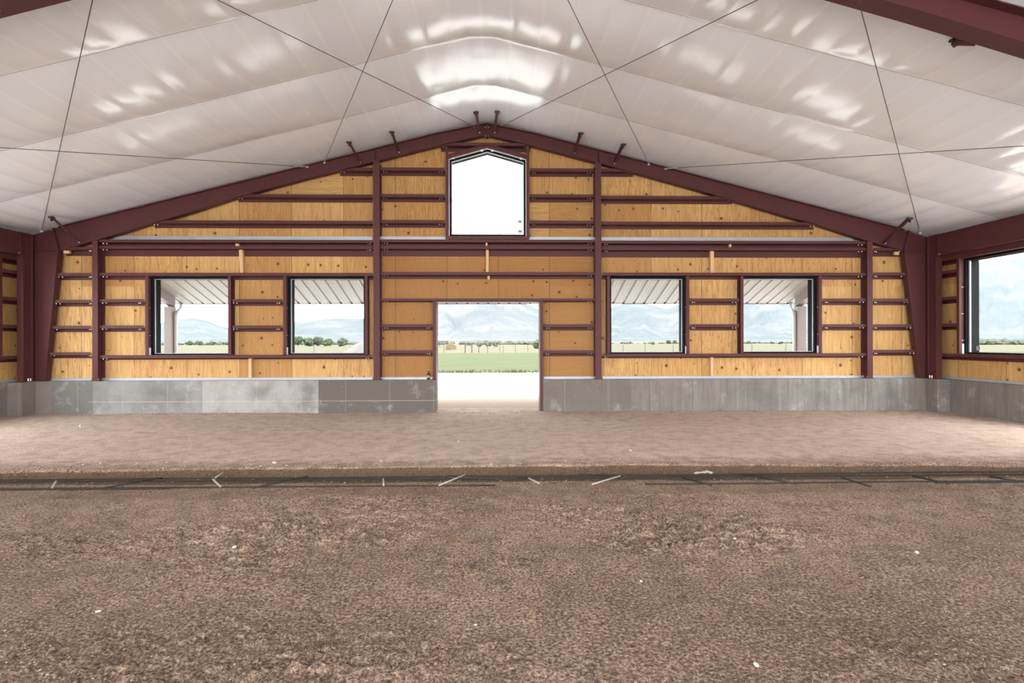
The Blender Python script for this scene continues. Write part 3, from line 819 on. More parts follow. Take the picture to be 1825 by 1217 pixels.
def side_window(k, sgn, sw, label, sticker):
    xo = XR if sgn > 0 else XL
    y0, y1 = sw; fw = .045
    r = empty('window_%d' % k, (xo, .5 * (y0 + y1), SWZ0), label, 'window', None, 'structure')
    def bx(mb, xa, xb, ya, yb_, za, zb): return mb.box(min(xa, xb), max(xa, xb), ya, yb_, za, zb)
    xa, xb = xo - sgn * .085, xo + sgn * .19
    m = MB()
    bx(m, xa, xb, y0, y0 + fw, SWZ0, SWZ1); bx(m, xa, xb, y1 - fw, y1, SWZ0, SWZ1)
    bx(m, xa, xb, y0 + fw, y1 - fw, SWZ1 - fw, SWZ1); bx(m, xa, xb, y0 + fw, y1 - fw, SWZ0, SWZ0 + fw * .7)
    m.build('window_frame', M['black_aluminium'], r)
    m = MB(); xg = xo - sgn * .03
    bx(m, xg, xg + sgn * .03, y1 - fw - .03, y1 - fw, SWZ0 + fw * .7, SWZ1 - fw); bx(m, xg, xg + sgn * .03, y0 + fw, y0 + fw + .03, SWZ0 + fw * .7, SWZ1 - fw)
    m.build('glazing_bead', M['galvanised'], r)
    m = MB(); bx(m, xg + sgn * .008, xg + sgn * .018, y0 + fw, y1 - fw, SWZ0 + fw * .7, SWZ1 - fw); pn = m.build('pane', M['glass'], r)
    for s, y in ((-1, y0), (1, y1)):
        m = MB(); xf = xo - sgn * .19; e = y + s * .062
        bx(m, xf, xf + sgn * .004, min(y, e), max(y, e), SWZ0, SWZ1)
        bx(m, xf, xo - sgn * .004, min(y, y + s * .004), max(y, y + s * .004), SWZ0, SWZ1)
        j = m.build('jamb', ST, r)
        for zz in (.14, .42, .70):
            for q in (.06, .10):
                p = Vector((xf + sgn * q, y, SWZ0 + (SWZ1 - SWZ0) * zz))
                MB().tube([p, p + Vector((0, -s * .012, 0))], .009, 6).build('bolt', M['bolt_zinc'], j)
    m = MB(); bx(m, xo - sgn * .13, xo - sgn * .09, y1 - .008, y1, SWZ0, SWZ0 + .20); m.build('shim', M['white_plastic'], r)
    if sticker:
        a = atX(1740, 617, xg); b = atX(1747, 624, xg)
        m = MB(); bx(m, xg + sgn * .004, xg + sgn * .008, min(a.y, b.y), max(a.y, b.y), b.z, a.z); st = m.build('sticker', M['sticker_pale'], r)
        m = MB()
        for i in range(3):
            zz = b.z + (a.z - b.z) * (.2 + .28 * i); bx(m, xg + sgn * .001, xg + sgn * .004, min(a.y, b.y) + .012, max(a.y, b.y) - .012, zz, zz + .012)
        m.build('print', M['sticker_grey'], st)
side_window(5, 1, SW_R, 'large black-framed window in the right side wall', True)
side_window(6, -1, SW_L, 'large black-framed window in the left side wall, only its edge in view', False)

def gable_window():
    xl, xr, zb, za, ax = gw['l'], gw['r'], gw['b'], gw['a'], gw['ax']
    ze = .5 * (gw['el'] + gw['er'])
    r = empty('window_7', (ax, YP, zb), 'peaked gable window high under the ridge, showing white sky', 'window', None, 'structure')
    out = [(xl, zb), (xr, zb), (xr, ze), (ax, za), (xl, ze)]
    def inset(p, d):
        s = (za - ze) / (xr - ax); k = math.sqrt(1 + s * s)
        return [(xl + d, zb + d), (xr - d, zb + d), (xr - d, ze + s * d - d * k), (ax, za - d * k), (xl + d, ze + s * d - d * k)]
    def ring(a, b, y0, y1, name, mat, par):
        m = MB()
        for i in range(5):
            j = (i + 1) % 5
            m.prism([a[i], a[j], b[j], b[i]], y0, y1)
        return m.build(name, mat, par)
    i1, i2, i3 = inset(out, .012), inset(out, .05), inset(out, .062)
    ring(out, i1, YP - .10, YE + .005, 'flashing', M['white_plastic'], r)
    ring(i1, i2, YP - .07, YE + .01, 'window_frame', M['black_aluminium'], r)
    ring(i2, i3, YP - .04, YP + .0, 'glazing_bead', M['galvanised'], r)
    pn = MB().prism(i2, YP - .025, YP - .015).build('pane', M['glass'], r)
    for (a, b, c, d) in ((923.5, 929.7, 392.6, 397.6), (923, 930.8, 410, 415)):
        p, q = at(a, d, YP - .03), at(b, c, YP - .03)
        s = MB().box(p.x, q.x, YP - .030, YP - .026, p.z, q.z).build('sticker', M['sticker_grey'], r)
        MB().box(p.x + .008, q.x - .02, YP - .032, YP - .030, p.z + .012, p.z + .028).build('print', M['sticker_pale'], s)
    p = at(804.6, 357, YP - .05); MB().box(p.x - .012, p.x + .006, YP - .085, YP - .04, p.z - .025, p.z + .025).build('latch', M['black_aluminium'], r)
    for (xp, yp) in ((807, 281.8), (858.5, 268), (877.5, 268), (929, 282.5)):
        p = at(xp, yp, YP - .11); MB().box(p.x - .03, p.x + .03, YP - .12, YP - .10, p.z - .02, p.z + .02).build('shim', M['white_plastic'], r)
    for s, x in ((-1, xl), (1, xr)):
        m = MB(); e = x + s * .062
        m.box(min(x, e), max(x, e), YG, YG + .004, zb - .06, ze + .22)
        m.box(min(x, x + s * .004), max(x, x + s * .004), YG + .004, YP - .002, zb - .06, ze)
        m.build('jamb', ST, r)
        xa = ax
        m = MB().prism([(x, ze), (x, ze + .085), (xa, za + .085), (xa, za)], YG + .01, YG + .016)
        m.prism([(x, ze + .0), (x, ze + .006), (xa, za + .006), (xa, za + .0)], YG + .016, YP - .002)
        m.build('head', ST, r)
    m = MB().box(xl, xr, YG, YG + .004, zb - .062, zb - .002); m.box(xl, xr, YG + .004, YP - .002, zb - .008, zb - .002); m.build('sill', ST, r)
gable_window()

# doorway
r = empty('door_1', (.5 * (DX0 + DX1), YP, 0), 'open square doorway in the middle of the gable wall', 'doorway', None, 'structure')
for s, x, zlow in ((-1, DX0, ZC), (1, DX1, 0.0)):
    m = MB(); e = x + s * .062
    m.box(min(x, e), max(x, e), YG - .035 * (zlow == 0), YG + .006 - .035 * (zlow == 0), zlow, DZ)
    m.box(min(x, x - s * .006), max(x, x - s * .006), YG - .035 * (zlow == 0), YE + .02, zlow - .02, DZ)
    m.build('jamb', ST, r)
MB().box(DX0, DX1, YG, YE + .02, DZ - .012, DZ - .002).build('header', ST, r)

# ------------------------------------------------------------------ lumber pieces
def lumber(xa, xb, ya, yb_, label, y0=YP - .10, depth=.085, lean=0.0):
    p, q = at(xa, yb_, y0), at(xb, ya, y0)
    m = MB().prism([(p.x + lean, p.z), (q.x + lean, p.z), (q.x, q.z), (p.x, q.z)], y0, y0 + depth)
    o = m.build('wood_block' if (yb_ - ya) < 9 else 'wood_stud', M['raw_lumber'], None, bevel=.003, origin=(p.x, y0, p.z))
    tag(o, label, 'lumber', 'lumber pieces between the girts', 'thing')
lumber(425.5, 432, 444.5, 486, 'raw wood stud above the gap between the two left windows', lean=.02)
lumber(419.2, 425.3, 434, 439, 'tiny wood block between the paired long girts, left bay', y0=YG + .02)
lumber(442.6, 448, 638.5, 673, 'raw wood stud under the sill girt of the left windows')
lumber(866, 871, 444.5, 486, 'raw wood stud centred between gable window and doorway')
lumber(865.4, 868.8, 432.5, 438.2, 'tiny wood block between the paired long girts, middle bay', y0=YG + .02)
lumber(868.8, 873, 491.5, 498, 'small wood offcut hanging below the girt over the doorway', y0=YG + .03)
lumber(1266.3, 1272.4, 446.5, 486, 'raw wood stud above the gap between the two right windows')
lumber(1299.8, 1303.5, 435, 440, 'tiny wood block between the paired long girts, right bay', y0=YG + .02)
lumber(1266.8, 1271.7, 636.5, 669.5, 'raw wood stud under the sill girt of the right windows')
lumber(113, 123, 446.5, 451.5, 'wood block under the topmost girt at the left corner', y0=YG + .02, depth=.06)
lumber(1594.8, 1602.7, 448.5, 454, 'wood block under the topmost girt at the right corner', y0=YG + .02, depth=.06)

# ------------------------------------------------------------------ flange braces and bracing rods
def on_roof(xp, yp, off=0.0):
    d = ray(xp, yp); best = None
    for s in (-1, 1):      # z = RZ - off - SLOPE*s*(x-RX)
        den = d.z + SLOPE * s * d.x
        t = (RZ - off - CAMPOS.z + SLOPE * s * (RX - CAMPOS.x)) / den
        p = CAMPOS + d * t
        if t > 0 and s * (p.x - RX) >= -.01: best = p
    return best
def flange_brace(base, top, label, yb0=FY0 + .02, group='flange braces of the gable rafters'):
    b = at(base[0], base[1], yb0); t = on_roof(top[0], top[1], .045)
    r = empty('flange_brace', b, label, 'brace', group, 'thing')
    d = (t - b)
    n = d.normalized(); sidev = Vector((1, 0, 0)); sidev = (sidev - n * sidev.dot(n)).normalized(); upv = n.cross(sidev)
    w = .026
    m = MB()
    for a_, b_ in (((-w, -.004), (w, .004)), ((-w, -.004), (-w + .006, 2 * w))):   # angle section
        cs = [(a_[0], a_[1]), (b_[0], a_[1]), (b_[0], b_[1]), (a_[0], b_[1])]
        vs = [b + sidev * u + upv * v for u, v in cs] + [t + sidev * u + upv * v for u, v in cs]
        m.add(vs, [(0, 1, 2, 3), (7, 6, 5, 4), (0, 4, 5, 1), (1, 5, 6, 2), (2, 6, 7, 3), (3, 7, 4, 0)])
    m.build('angle', ST, r)
    sg = 1 if t.x > RX else -1
    m = MB(); m.box(t.x - .05, t.x + .05, t.y - .03, t.y + .03, t.z - .012, t.z + .014)
    m.box(t.x - .012, t.x + .012, t.y - .02, t.y + .02, t.z - .07, t.z)
    m.build('bracket', M['dark_steel'], r)
    MB().tube([b + Vector((0, -.03, .0)), b + Vector((0, .0, .0))], .014, 6).build('bolt', M['bolt_zinc'], r)
flange_brace((142, 432), (92, 387.5), 'flange brace at the left end of the left rafter')
flange_brace((643, 289.5), (622, 254), 'flange brace just left of the left tall post')
flange_brace((711.5, 271.5), (698.5, 236), 'flange brace just right of the left tall post')
flange_brace((855, 236.5), (848.5, 201), 'left of the two flange braces at the ridge')
flange_brace((881.6, 236.5), (886, 200), 'right of the two flange braces at the ridge')
flange_brace((1024, 273), (1035, 238), 'flange brace just left of the right tall post')
flange_brace((1095, 291.5), (1111, 258), 'flange brace just right of the right tall post')
flange_brace((1577, 434), (1621.5, 390), 'flange brace at the right end of the right rafter')
flange_brace((1745, 72), (1702, 72), 'flange brace under the near rafter at the upper right', NY1 + .0, None)

def bracing_rod(backpx, imgpx, label):
    a = at(backpx[0], backpx[1], .5 * (FY0 + FY1) - .006)
    b = on_roof(imgpx[0], imgpx[1], .15)
    d = b - a
    e = a + d * ((NY1 - .115 - a.y) / d.y)
    r = empty('bracing_rod', a, label, 'rod', 'roof bracing rods', 'thing')
    MB().tube([a, e], .0055, 6).build('rod', M['rod_steel'], r)
    q = a + d.normalized() * .32
    MB().tube([a, q], .011, 8).build('threaded_end', M['bolt_zinc'], r)
    MB().tube([a - d.normalized() * .01, a + d.normalized() * .035], .026, 8).build('washer', M['bolt_zinc'], r)
bracing_rod((845, 225), (388, 0), 'thin bracing rod from the ridge running toward the upper left')
bracing_rod((893.4, 224.5), (1350, 0), 'thin bracing rod from the ridge running toward the upper right')
bracing_rod((578, 290), (700, 0), 'thin bracing rod rising steeply on the left roof slope from mid rafter')
bracing_rod((1156.8, 293.3), (1012, 0), 'thin bracing rod rising steeply on the right roof slope from mid rafter')
bracing_rod((548.4, 297.3), (0, 263), 'thin bracing rod running nearly level to the left edge of the view')
bracing_rod((1185.7, 300.5), (1825, 260), 'thin bracing rod running nearly level to the right edge of the view')
bracing_rod((74, 412.5), (165, 0), 'thin bracing rod rising from the left eave corner')
bracing_rod((1640, 416), (1533, 12), 'thin bracing rod rising from the right eave corner')

# ------------------------------------------------------------------ trench: rebar, stones, litter
def rebar(pts, r, label, lit=False, group='rebar lying in the trench'):
    c = Vector(pts[0])
    m = MB().tube(pts, r, 8)
    o = m.build('rebar', M['rebar_lit' if lit else 'rebar'], None, True, origin=c)
    return tag(o, label, 'rebar', group, 'thing')
def wob(xa, xb, y, z, n=24, a=.012, seed=1):
    return [(x, y + a * float(vnoise(np.array([x * .6]), np.array([seed * 3.3]), seed)[0]), z + .4 * a * float(vnoise(np.array([x * .5]), np.array([seed * 1.7 + .4]), seed + 3)[0]))
            for x in np.linspace(xa, xb, n)]
rebar(wob(-9.3, 1.2, 6.37, -.028, seed=2), .0085, 'long dark rebar along the far side of the trench, left half, upper bar')
rebar(wob(-9.4, .4, 6.355, -.052, seed=3), .0085, 'long dark rebar along the far side of the trench, left half, lower bar')
rebar(wob(.9, 9.2, 6.39, -.026, seed=4), .0085, 'long dark rebar along the far side of the trench, right half, upper bar')
rebar(wob(.2, 7.3, 6.37, -.052, seed=5), .0085, 'long dark rebar along the far side of the trench, right half, lower bar')
rebar(wob(-9.3, -.05, 5.95, -.022, seed=6), .0085, 'long dark rebar along the near side of the trench, left of centre')
rebar(wob(-5.4, -3.4, 5.86, -.006, 8, seed=7), .010, 'half-buried rebar in front of the trench, left of centre')
rebar(wob(1.55, 9.1, 5.93, -.018, seed=8), .0085, 'long dark rebar along the near side of the trench, right of centre')
rebar(wob(4.6, 6.1, 5.82, .0, 8, seed=9), .009, 'short half-buried rebar in front of the trench at the right')
def tr(p, z): return tuple(atZ(p[0], p[1], z))
for i, (a, b, w, lb) in enumerate([
        ((100, 858), (93, 869.5), 1, 'short pale tie bar crossing the trench, first from the left end'),
        ((180, 870.5), (289, 851), 0, 'long slanted rebar across the trench at the far left'),
        ((379.5, 854), (393, 867), 1, 'short pale tie bar leaning the other way, left part of the trench'),
        ((450, 869.5), (548, 849), 0, 'long slanted rebar across the trench, left of centre'),
        ((384, 851), (398, 842), 1, 'pale bar end leaning on the bank, left of centre'),
        ((683, 853.5), (684, 865), 1, 'short upright-looking pale tie bar across the trench, left of centre'),
        ((782, 865), (828, 846), 1, 'pale slanted bar across the trench just left of the doorway axis'),
        ((942, 852), (961, 861.5), 1, 'short pale bar half sunk in the middle of the trench'),
        ((1055, 863), (1105, 848), 1, 'pale slanted bar across the trench right of the doorway'),
        ((1215, 851), (1268, 864.5), 0, 'dark slanted tie bar crossing the trench right of centre'),
        ((1325, 845), (1420, 862.5), 0, 'longer dark slanted bar crossing the trench at the right'),
        ((1500, 851), (1552, 867), 0, 'thin dark bar lying in the dug-out hollow at the right'),
        ((1626, 848), (1692, 862), 0, 'dark slanted bar near the right end of the trench'),
        ((1765, 849.5), (1811, 856.5), 0, 'dark slanted bar at the right end of the trench')]):
    rebar([tr(a, -.01), tr(b, -.01)], .0095, lb, bool(w))

def stone(px_, py_, r, label, mat='pale_stone', group=None, name='stone', cat='stone', flat=.6, z=None):
    p = atZ(px_, py_, 0.0); zz = fz(p.x, p.y)
    p = atZ(px_, py_, zz); zz = fz(p.x, p.y)
    bm = bmesh.new(); bmesh.ops.create_icosphere(bm, subdivisions=2, radius=1)
    r *= .6
    rs = random.Random(px_ * 7 + py_)
    ph = [rs.uniform(0, 6) for _ in range(6)]
    for v in bm.verts:
        n = 1 + .16 * math.sin(2.2 * v.co.x + ph[0]) + .14 * math.sin(2.7 * v.co.y + ph[1]) + .12 * math.sin(3.1 * v.co.z + ph[2]) + rs.uniform(-.05, .05)
        v.co = Vector((v.co.x * r * 1.25 * n, v.co.y * r * n, v.co.z * r * flat * n))
    me = bpy.data.meshes.new(name); bm.to_mesh(me); bm.free(); me.materials.append(M[mat])
    o = bpy.data.objects.new(name, me); COL.objects.link(o); o.location = (p.x, p.y, zz + r * flat * .55); o.rotation_euler.z = ph[3]
    return tag(o, label, cat, group, 'thing')
for i, (a, b, s) in enumerate([(148, 840.5, .022), (178.5, 842.5, .018), (245, 842, .017), (291, 836, .016), (297.5, 838, .018), (439, 832.6, .015), (446, 834, .018), (465, 833.5, .017), (510.5, 830, .017),
        (679, 821.5, .016), (875, 829, .017), (928, 826, .014), (981, 829.5, .018), (1008, 830, .018), (1038, 838, .014), (1105, 832, .016), (1100, 833, .014)]):
    stone(a, b, s, 'small white stone on the crumbling bank edge', group='white stones on the bank edge')
stone(489.5, 834.5, .038, 'largest white stone on the bank edge, at its left half')
stone(418, 979.5, .026, 'white stone on the floor at the left, well in front of the trench')
stone(1634.5, 985, .024, 'white stone on the floor at the right, in front of the trench')
stone(175, 1088, .017, 'small white stone on the near floor at the far left')
stone(848, 1114, .013, 'small white stone on the near floor at the centre')
stone(1310, 971, .015, 'small white stone on the floor right of centre, nearer the trench')
stone(1246, 945, .011, 'tiny white stone on the floor just in front of the trench, right of centre')
stone(1142, 1037, .014, 'small pale stone beside the dark gravel patch right of centre')
stone(1348, 1186, .022, 'grey-white stone on the near floor at the bottom right')
stone(817, 787, .03, 'white fleck of rubble on the far floor in front of the doorway')
stone(1123, 803, .03, 'white fleck of rubble on the far floor right of the doorway')
stone(143, 760, .04, 'white rubble piece on the far floor near the left corner')
stone(781, 1044.5, .014, 'small black bit on the near floor left of centre', 'trough_black', name='debris', cat='debris')
# wood chip: a curved splinter
p = atZ(808, 951.5, 0); z = fz(p.x, p.y)
m = MB(); n = 7; rows = []
for i in range(n):
    t = i / (n - 1); w = .018 * math.sin(math.pi * min(1, t * 1.1 + .06)) + .002
    rows.append([(-.055 + .11 * t, -w, .010 * math.sin(math.pi * t) + .004), (-.055 + .11 * t, w, .016 * math.sin(math.pi * t) + .008)])
vs = [v for rw in rows for v in rw] + [(v[0], v[1], v[2] + .005) for rw in rows for v in rw]
fs = []
for i in range(n - 1):
    a = 2 * i; fs += [(a, a + 1, a + 3, a + 2), (2 * n + a, 2 * n + a + 2, 2 * n + a + 3, 2 * n + a + 1), (a, a + 2, 2 * n + a + 2, 2 * n + a), (a + 1, 2 * n + a + 1, 2 * n + a + 3, a + 3)]
fs += [(0, 2 * n, 2 * n + 1, 1), (2 * n - 2, 2 * n - 1, 4 * n - 1, 4 * n - 2)]
m.add(vs, fs); o = m.build('wood_chip', M['chip_wood']); o.location = (p.x, p.y, z - .002); o.rotation_euler = (0, -.05, .12)
tag(o, 'brown curved wood splinter on the floor near the centre', 'wood chip', None, 'thing')
# rag
p = atZ(1256, 845, -.05)
xs = np.linspace(-.16, .16, 17); ys = np.linspace(-.05, .05, 9); GX, GY = np.meshgrid(xs, ys)
GZ = .03 + .02 * fbm(GX * 14 + 3, GY * 20 + 1, 3, 90)
o = grid_mesh('rag', GX * (1 + .15 * np.sin(GY * 60)), GY + .012 * np.sin(GX * 40), GZ - .03 * (np.abs(GX) / .16) ** 3, M['pale_rag']); o.location = (p.x, p.y + .02, -.045); o.scale = (.62, .8, .55)
sm = o.modifiers.new('thick', 'SOLIDIFY'); sm.thickness = .006
tag(o, 'crumpled whitish rag in the trench right of centre', 'rag', None, 'thing')
# bottle on the base angle
p = at(763.8, 671.3, YP - .045); zz = zb1
r = empty('bottle', (p.x, YP - .06, ZC), 'dark brown bottle standing on the ledge left of the doorway', 'bottle', None, 'thing')
MB().lathe([(.001, 0), (.033, 0), (.034, .01), (.034, .095), (.030, .11), (.016, .135), (.0135, .15), (.0135, .19)], (p.x, YP - .06, ZC + .001), 16).build('glass_body', M['brown_glass'], r, True)
MB().lathe([(.015, .19), (.015, .197), (.001, .198)], (p.x, YP - .06, ZC + .001), 12).build('cap', M['bolt_zinc'], r)
MB().lathe([(.0345, .035), (.0345, .08)], (p.x, YP - .06, ZC + .001), 16).build('bottle_label', M['paper_label'], r)

# gravel strewn over the near floor
def scatter_gravel():
    N = 15000
    ico = bmesh.new(); bmesh.ops.create_icosphere(ico, subdivisions=1, radius=1)
    bv = np.array([v.co[:] for v in ico.verts]); bf = np.array([[v.index for v in f.verts] for f in ico.faces]); ico.free()
    # a squashed octahedron is enough for most
    u = RNG.random(N); Yp = 2.3 + 4.2 * u ** 1.7
    Xp = (RNG.random(N) * 2 - 1) * (Yp * .98 + .2)
    dens = fbm(Xp * .7 + 5, Yp * .9 + 3, 3, 40)
    keep = RNG.random(N) < np.clip(.45 + .9 * dens, .08, 1)
    ok = keep & ~((Yp > 5.9))
    Xp, Yp = Xp[ok], Yp[ok]
    # bank rubble and a band along the foot of the walls
    bx = (RNG.random(1800) * 2 - 1) * 7.5; by = yb(bx) - RNG.random(1800) ** 1.5 * .5 + .1
    fx = RNG.random(900) * 18.5 - 9.5; fy = 11.93 - np.abs(RNG.normal(0, .12, 900))
    Xp = np.concatenate([Xp, bx, fx]); Yp = np.concatenate([Yp, by, fy])
    n = len(Xp)
    Zp = floor_z(Xp[:, None], Yp[:, None])[:, 0]
    R = .0028 + .0062 * RNG.random(n) ** 3.2; R[-2700:] *= 1.9
    co = []
    ov = np.array([(1, 0, 0), (-.9, .3, .1), (.1, 1, 0), (-.1, -1, .1), (.1, .1, .8), (0, -.1, -.8)], float)
    of = np.array([(0, 2, 4), (2, 1, 4), (1, 3, 4), (3, 0, 4), (2, 0, 5), (1, 2, 5), (3, 1, 5), (0, 3, 5)])
    ang = RNG.random(n) * 6.283; ca, sa = np.cos(ang), np.sin(ang)
    V = ov[None] * (1 + .35 * (RNG.random((n, 6, 1)) - .5)) * np.stack([R * 1.2, R, R * .75], -1)[:, None, :]
    VX = V[..., 0] * ca[:, None] - V[..., 1] * sa[:, None] + Xp[:, None]
    VY = V[..., 0] * sa[:, None] + V[..., 1] * ca[:, None] + Yp[:, None]
    VZ = V[..., 2] + (Zp + R * .3)[:, None]
    co = np.stack([VX, VY, VZ], -1).reshape(-1, 3)
    fa = (of[None] + (np.arange(n) * 6)[:, None, None]).reshape(-1, 3)
    me = bpy.data.meshes.new('gravel')
    me.vertices.add(len(co)); me.vertices.foreach_set('co', co.astype(np.float32).ravel())
    me.loops.add(fa.size); me.loops.foreach_set('vertex_index', fa.ravel().astype(np.int32))
    me.polygons.add(len(fa)); me.polygons.foreach_set('loop_start', np.arange(0, fa.size, 3, dtype=np.int32)); me.polygons.foreach_set('loop_total', np.full(len(fa), 3, dtype=np.int32))
    me.update(); me.validate(); me.materials.append(M['gravel_stones'])
    o = bpy.data.objects.new('gravel', me); COL.objects.link(o)
    tag(o, 'loose small gravel strewn over the dirt floor', 'gravel', kind='stuff')
scatter_gravel()

# ------------------------------------------------------------------ outside: porch roof
EY = 15.5
ez = at(600, 541.6, EY).z; EX0, EX1 = -9.75, 9.0
wz = ez + (EY - YE) * .335
def porch_roof():
    P = .2875; prof = []
    x = EX0
    while x < EX1:
        prof += [(x, 0), (x + .055, 0), (x + .075, .006), (x + .095, 0), (x + .135, 0), (x + .155, .006), (x + .175, 0), (x + .215, 0), (x + .235, .036), (x + .262, .036), (x + .2825, 0)]
        x += P
    m = MB(); n = len(prof); rows = []
    for Y, Z in ((YE + .01, wz), (EY, ez)):
        rows.append([(a, Y, Z + h) for a, h in prof])
    vs = rows[0] + rows[1] + [(a, b, c + .004) for a, b, c in rows[0]] + [(a, b, c + .004) for a, b, c in rows[1]]
    fs = []
    for i in range(n - 1):
        fs += [(i, i + 1, n + i + 1, n + i), (2 * n + i, 3 * n + i, 3 * n + i + 1, 2 * n + i + 1), (n + i, n + i + 1, 3 * n + i + 1, 3 * n + i)]
    m.add(vs, fs)
    r = empty('porch_canopy', (0, YE, wz), 'ribbed pale metal porch roof outside the gable wall', 'porch roof', None, 'thing')
    m.build('roof_sheet', M['panel_paint'], r)
    f = MB().box(EX0, EX1, EY - .012, EY + .006, ez - .006, ez + .046); f.build('eave_trim', M['dark_steel'], r)
    for s_ in (-1, 1):
        pass
porch_roof()
def porch_post(xa, xb, spout, label, lab2, lab3):
    y0 = 14.9
    a, b = at(xa, 600, y0).x, at(xb, 600, y0).x
    zr = lambda Y: wz + (ez - wz) * (Y - YE) / (EY - YE)
    r = empty('porch_post', (.5 * (a + b), y0 + .1, -.05), label, 'porch post', 'porch posts', 'thing')
    MB().box(a, b, y0, y0 + .2, -.3, zr(y0 + .2) - .24).build('post_shaft', M['post_paint'], r, bevel=.008)
    MB().box(a - .02, b + .02, y0 - .02, y0 + .22, -.3, .12).build('base_trim', M['post_paint'], r)
    o = MB().prism([(YE + .02, zr(YE + .02) - .006), (y0 + .2, zr(y0 + .2) - .006), (y0 + .2, zr(y0 + .2) - .24), (YE + .02, zr(YE + .02) - .24)], a + .02, b - .02, 'x').build('porch_beam', M['post_paint'], None)
    tag(o, lab2, 'porch beam', 'porch beams', 'thing')
    # downspout: from the eave, back to the post, then down
    sx_ = b + .035 if spout > 0 else a - .035
    ex_ = at(spout_px[0 if spout > 0 else 1], 540, EY).x
    pts = [(ex_, EY - .05, ez + .01), (ex_, EY - .05, ez - .13), (.5 * (ex_ + sx_), 15.24, ez - .20), (sx_, y0 + .12, ez - .27), (sx_, y0 + .12, ez - .40), (sx_, y0 + .12, -.2)]
    t = empty('downspout', pts[-1], lab3, 'downspout', 'porch downspouts', 'thing')
    MB().tube(pts[3:], .048, 8).build('pipe', M['spout_paint'], t, True)
    MB().tube(pts[:4], .048, 8).build('elbow', M['spout_paint'], t, True)
spout_px = (324, 1408)
porch_post(292, 306, 1, 'pale mauve porch post seen through the leftmost gable-wall window', 'sloping porch beam above the left porch post', 'grey downspout beside the left porch post')
porch_post(1422.5, 1437.5, -1, 'pale mauve porch post seen through the rightmost gable-wall window', 'sloping porch beam above the right porch post', 'grey downspout beside the right porch post')

# ------------------------------------------------------------------ outside: land
gx = np.concatenate([np.linspace(-900, -60, 30), np.linspace(-58, 58, 60), np.linspace(60, 900, 30)])
gy = np.concatenate([np.linspace(YE - 20, YE, 4)[:0], np.linspace(YE + .35, 90, 60), np.linspace(94, 1500, 50)])
GX, GY = np.meshgrid(gx, gy)
GZ = -.02 + .03 * fbm(GX * .3, GY * .3, 3, 80) - np.clip((GY - 30) / 400, 0, 1) * .3
tag(grid_mesh('ground', GX, GY, GZ, M['yard_ground']), 'gravel yard, green lawn and dry hay field outside the doorway', 'ground', kind='structure')
m = MB(); m.box(XR + .25, 900, -300, YE + .35, -.5, -.03); m.box(-900, XL - .25, -300, YE + .35, -.5, -.03); m.box(XL - .25, XR + .25, -300, REAR - .02, -.5, -.03); m.box(XL - .3, XR + .3, 12.65, 12.75, -.5, -.02)
tag(m.build('yard', M['pale_gravel']), 'gravel yard beside the hall', 'ground', kind='structure')

# mountains: a swept terrain with the skyline of the photograph
SKY = [(-700, 560), (-300, 566), (100, 572), (278, 577), (300, 573), (330, 567.5), (345, 566.3), (365, 570), (390, 580), (406, 584), (460, 578), (520, 572.5), (540, 575), (562, 571), (592, 567.2), (620, 567.5), (648, 568),
       (700, 552), (777, 528), (830, 508), (870, 505), (910, 522), (940, 542.5), (965, 553), (990, 556), (1050, 553), (1088, 548.5), (1100, 543.5), (1130, 537), (1160, 543), (1180, 549), (1190, 550.5), (1205, 545),
       (1230, 533), (1320, 508), (1450, 492), (1600, 480), (1734, 470), (1745, 467), (1760, 467.5), (1790, 463), (1825, 459), (2000, 452), (2500, 470)]
def mountains():
    na, nr = 900, 90
    pxs = np.linspace(-700, 2500, na)
    sky = np.interp(pxs, [s[0] for s in SKY], [s[1] for s in SKY])
    ang = np.arctan((pxs - FW / 2) / F) + YAW
    corr = np.cos(np.arctan((pxs - FW / 2) / F))
    tanel = (FH / 2 - (sky + (pxs - FW / 2) * .002)) / F * corr
    R0, R1 = 1300.0, 3000.0
    t = np.linspace(0, 1, nr)
    A, T = np.meshgrid(ang, t)
    Rr = R0 + (R1 - R0) * T
    X = Rr * np.sin(A); Y = Rr * np.cos(A)
    ridge = np.abs(fbm(A * 14 + 50, T * 1.6 + 3, 5, 100, .55))
    ridge2 = np.abs(fbm(A * 40 + 9, T * 3 + 8, 4, 130, .55))
    prof = T ** 1.35
    el = np.tile(tanel, (nr, 1)) * prof * (1 - (.55 * ridge + .22 * ridge2) * (1 - T) * 1.4)
    Z = 1.5 + Rr * el - (1 - T) ** 3 * 6
    o = grid_mesh('mountains', X, Y, Z, M['dry_mountain'])
    tag(o, 'hazy dry mountain range beyond the fields', 'mountains', kind='structure')
mountains()

# haze between the fields and the mountains
hz = MB().prism([(-1100, 420), (1300, 420), (1900, 1150), (-1900, 1150)], -8, 900, 'z')
t = NT('valley_haze'); t.t.nodes.clear(); out = t.n('ShaderNodeOutputMaterial'); vs_ = t.n('ShaderNodeVolumeScatter')
vs_.inputs['Color'].default_value = (.130, .147, .173, 1); vs_.inputs['Density'].default_value = .0009; vs_.inputs['Anisotropy'].default_value = 0.0
t.l(vs_.outputs[0], out.inputs['Volume'])
ho = hz.build('haze', t.m); tag(ho, 'pale summer haze hanging over the valley', 'haze', kind='stuff')

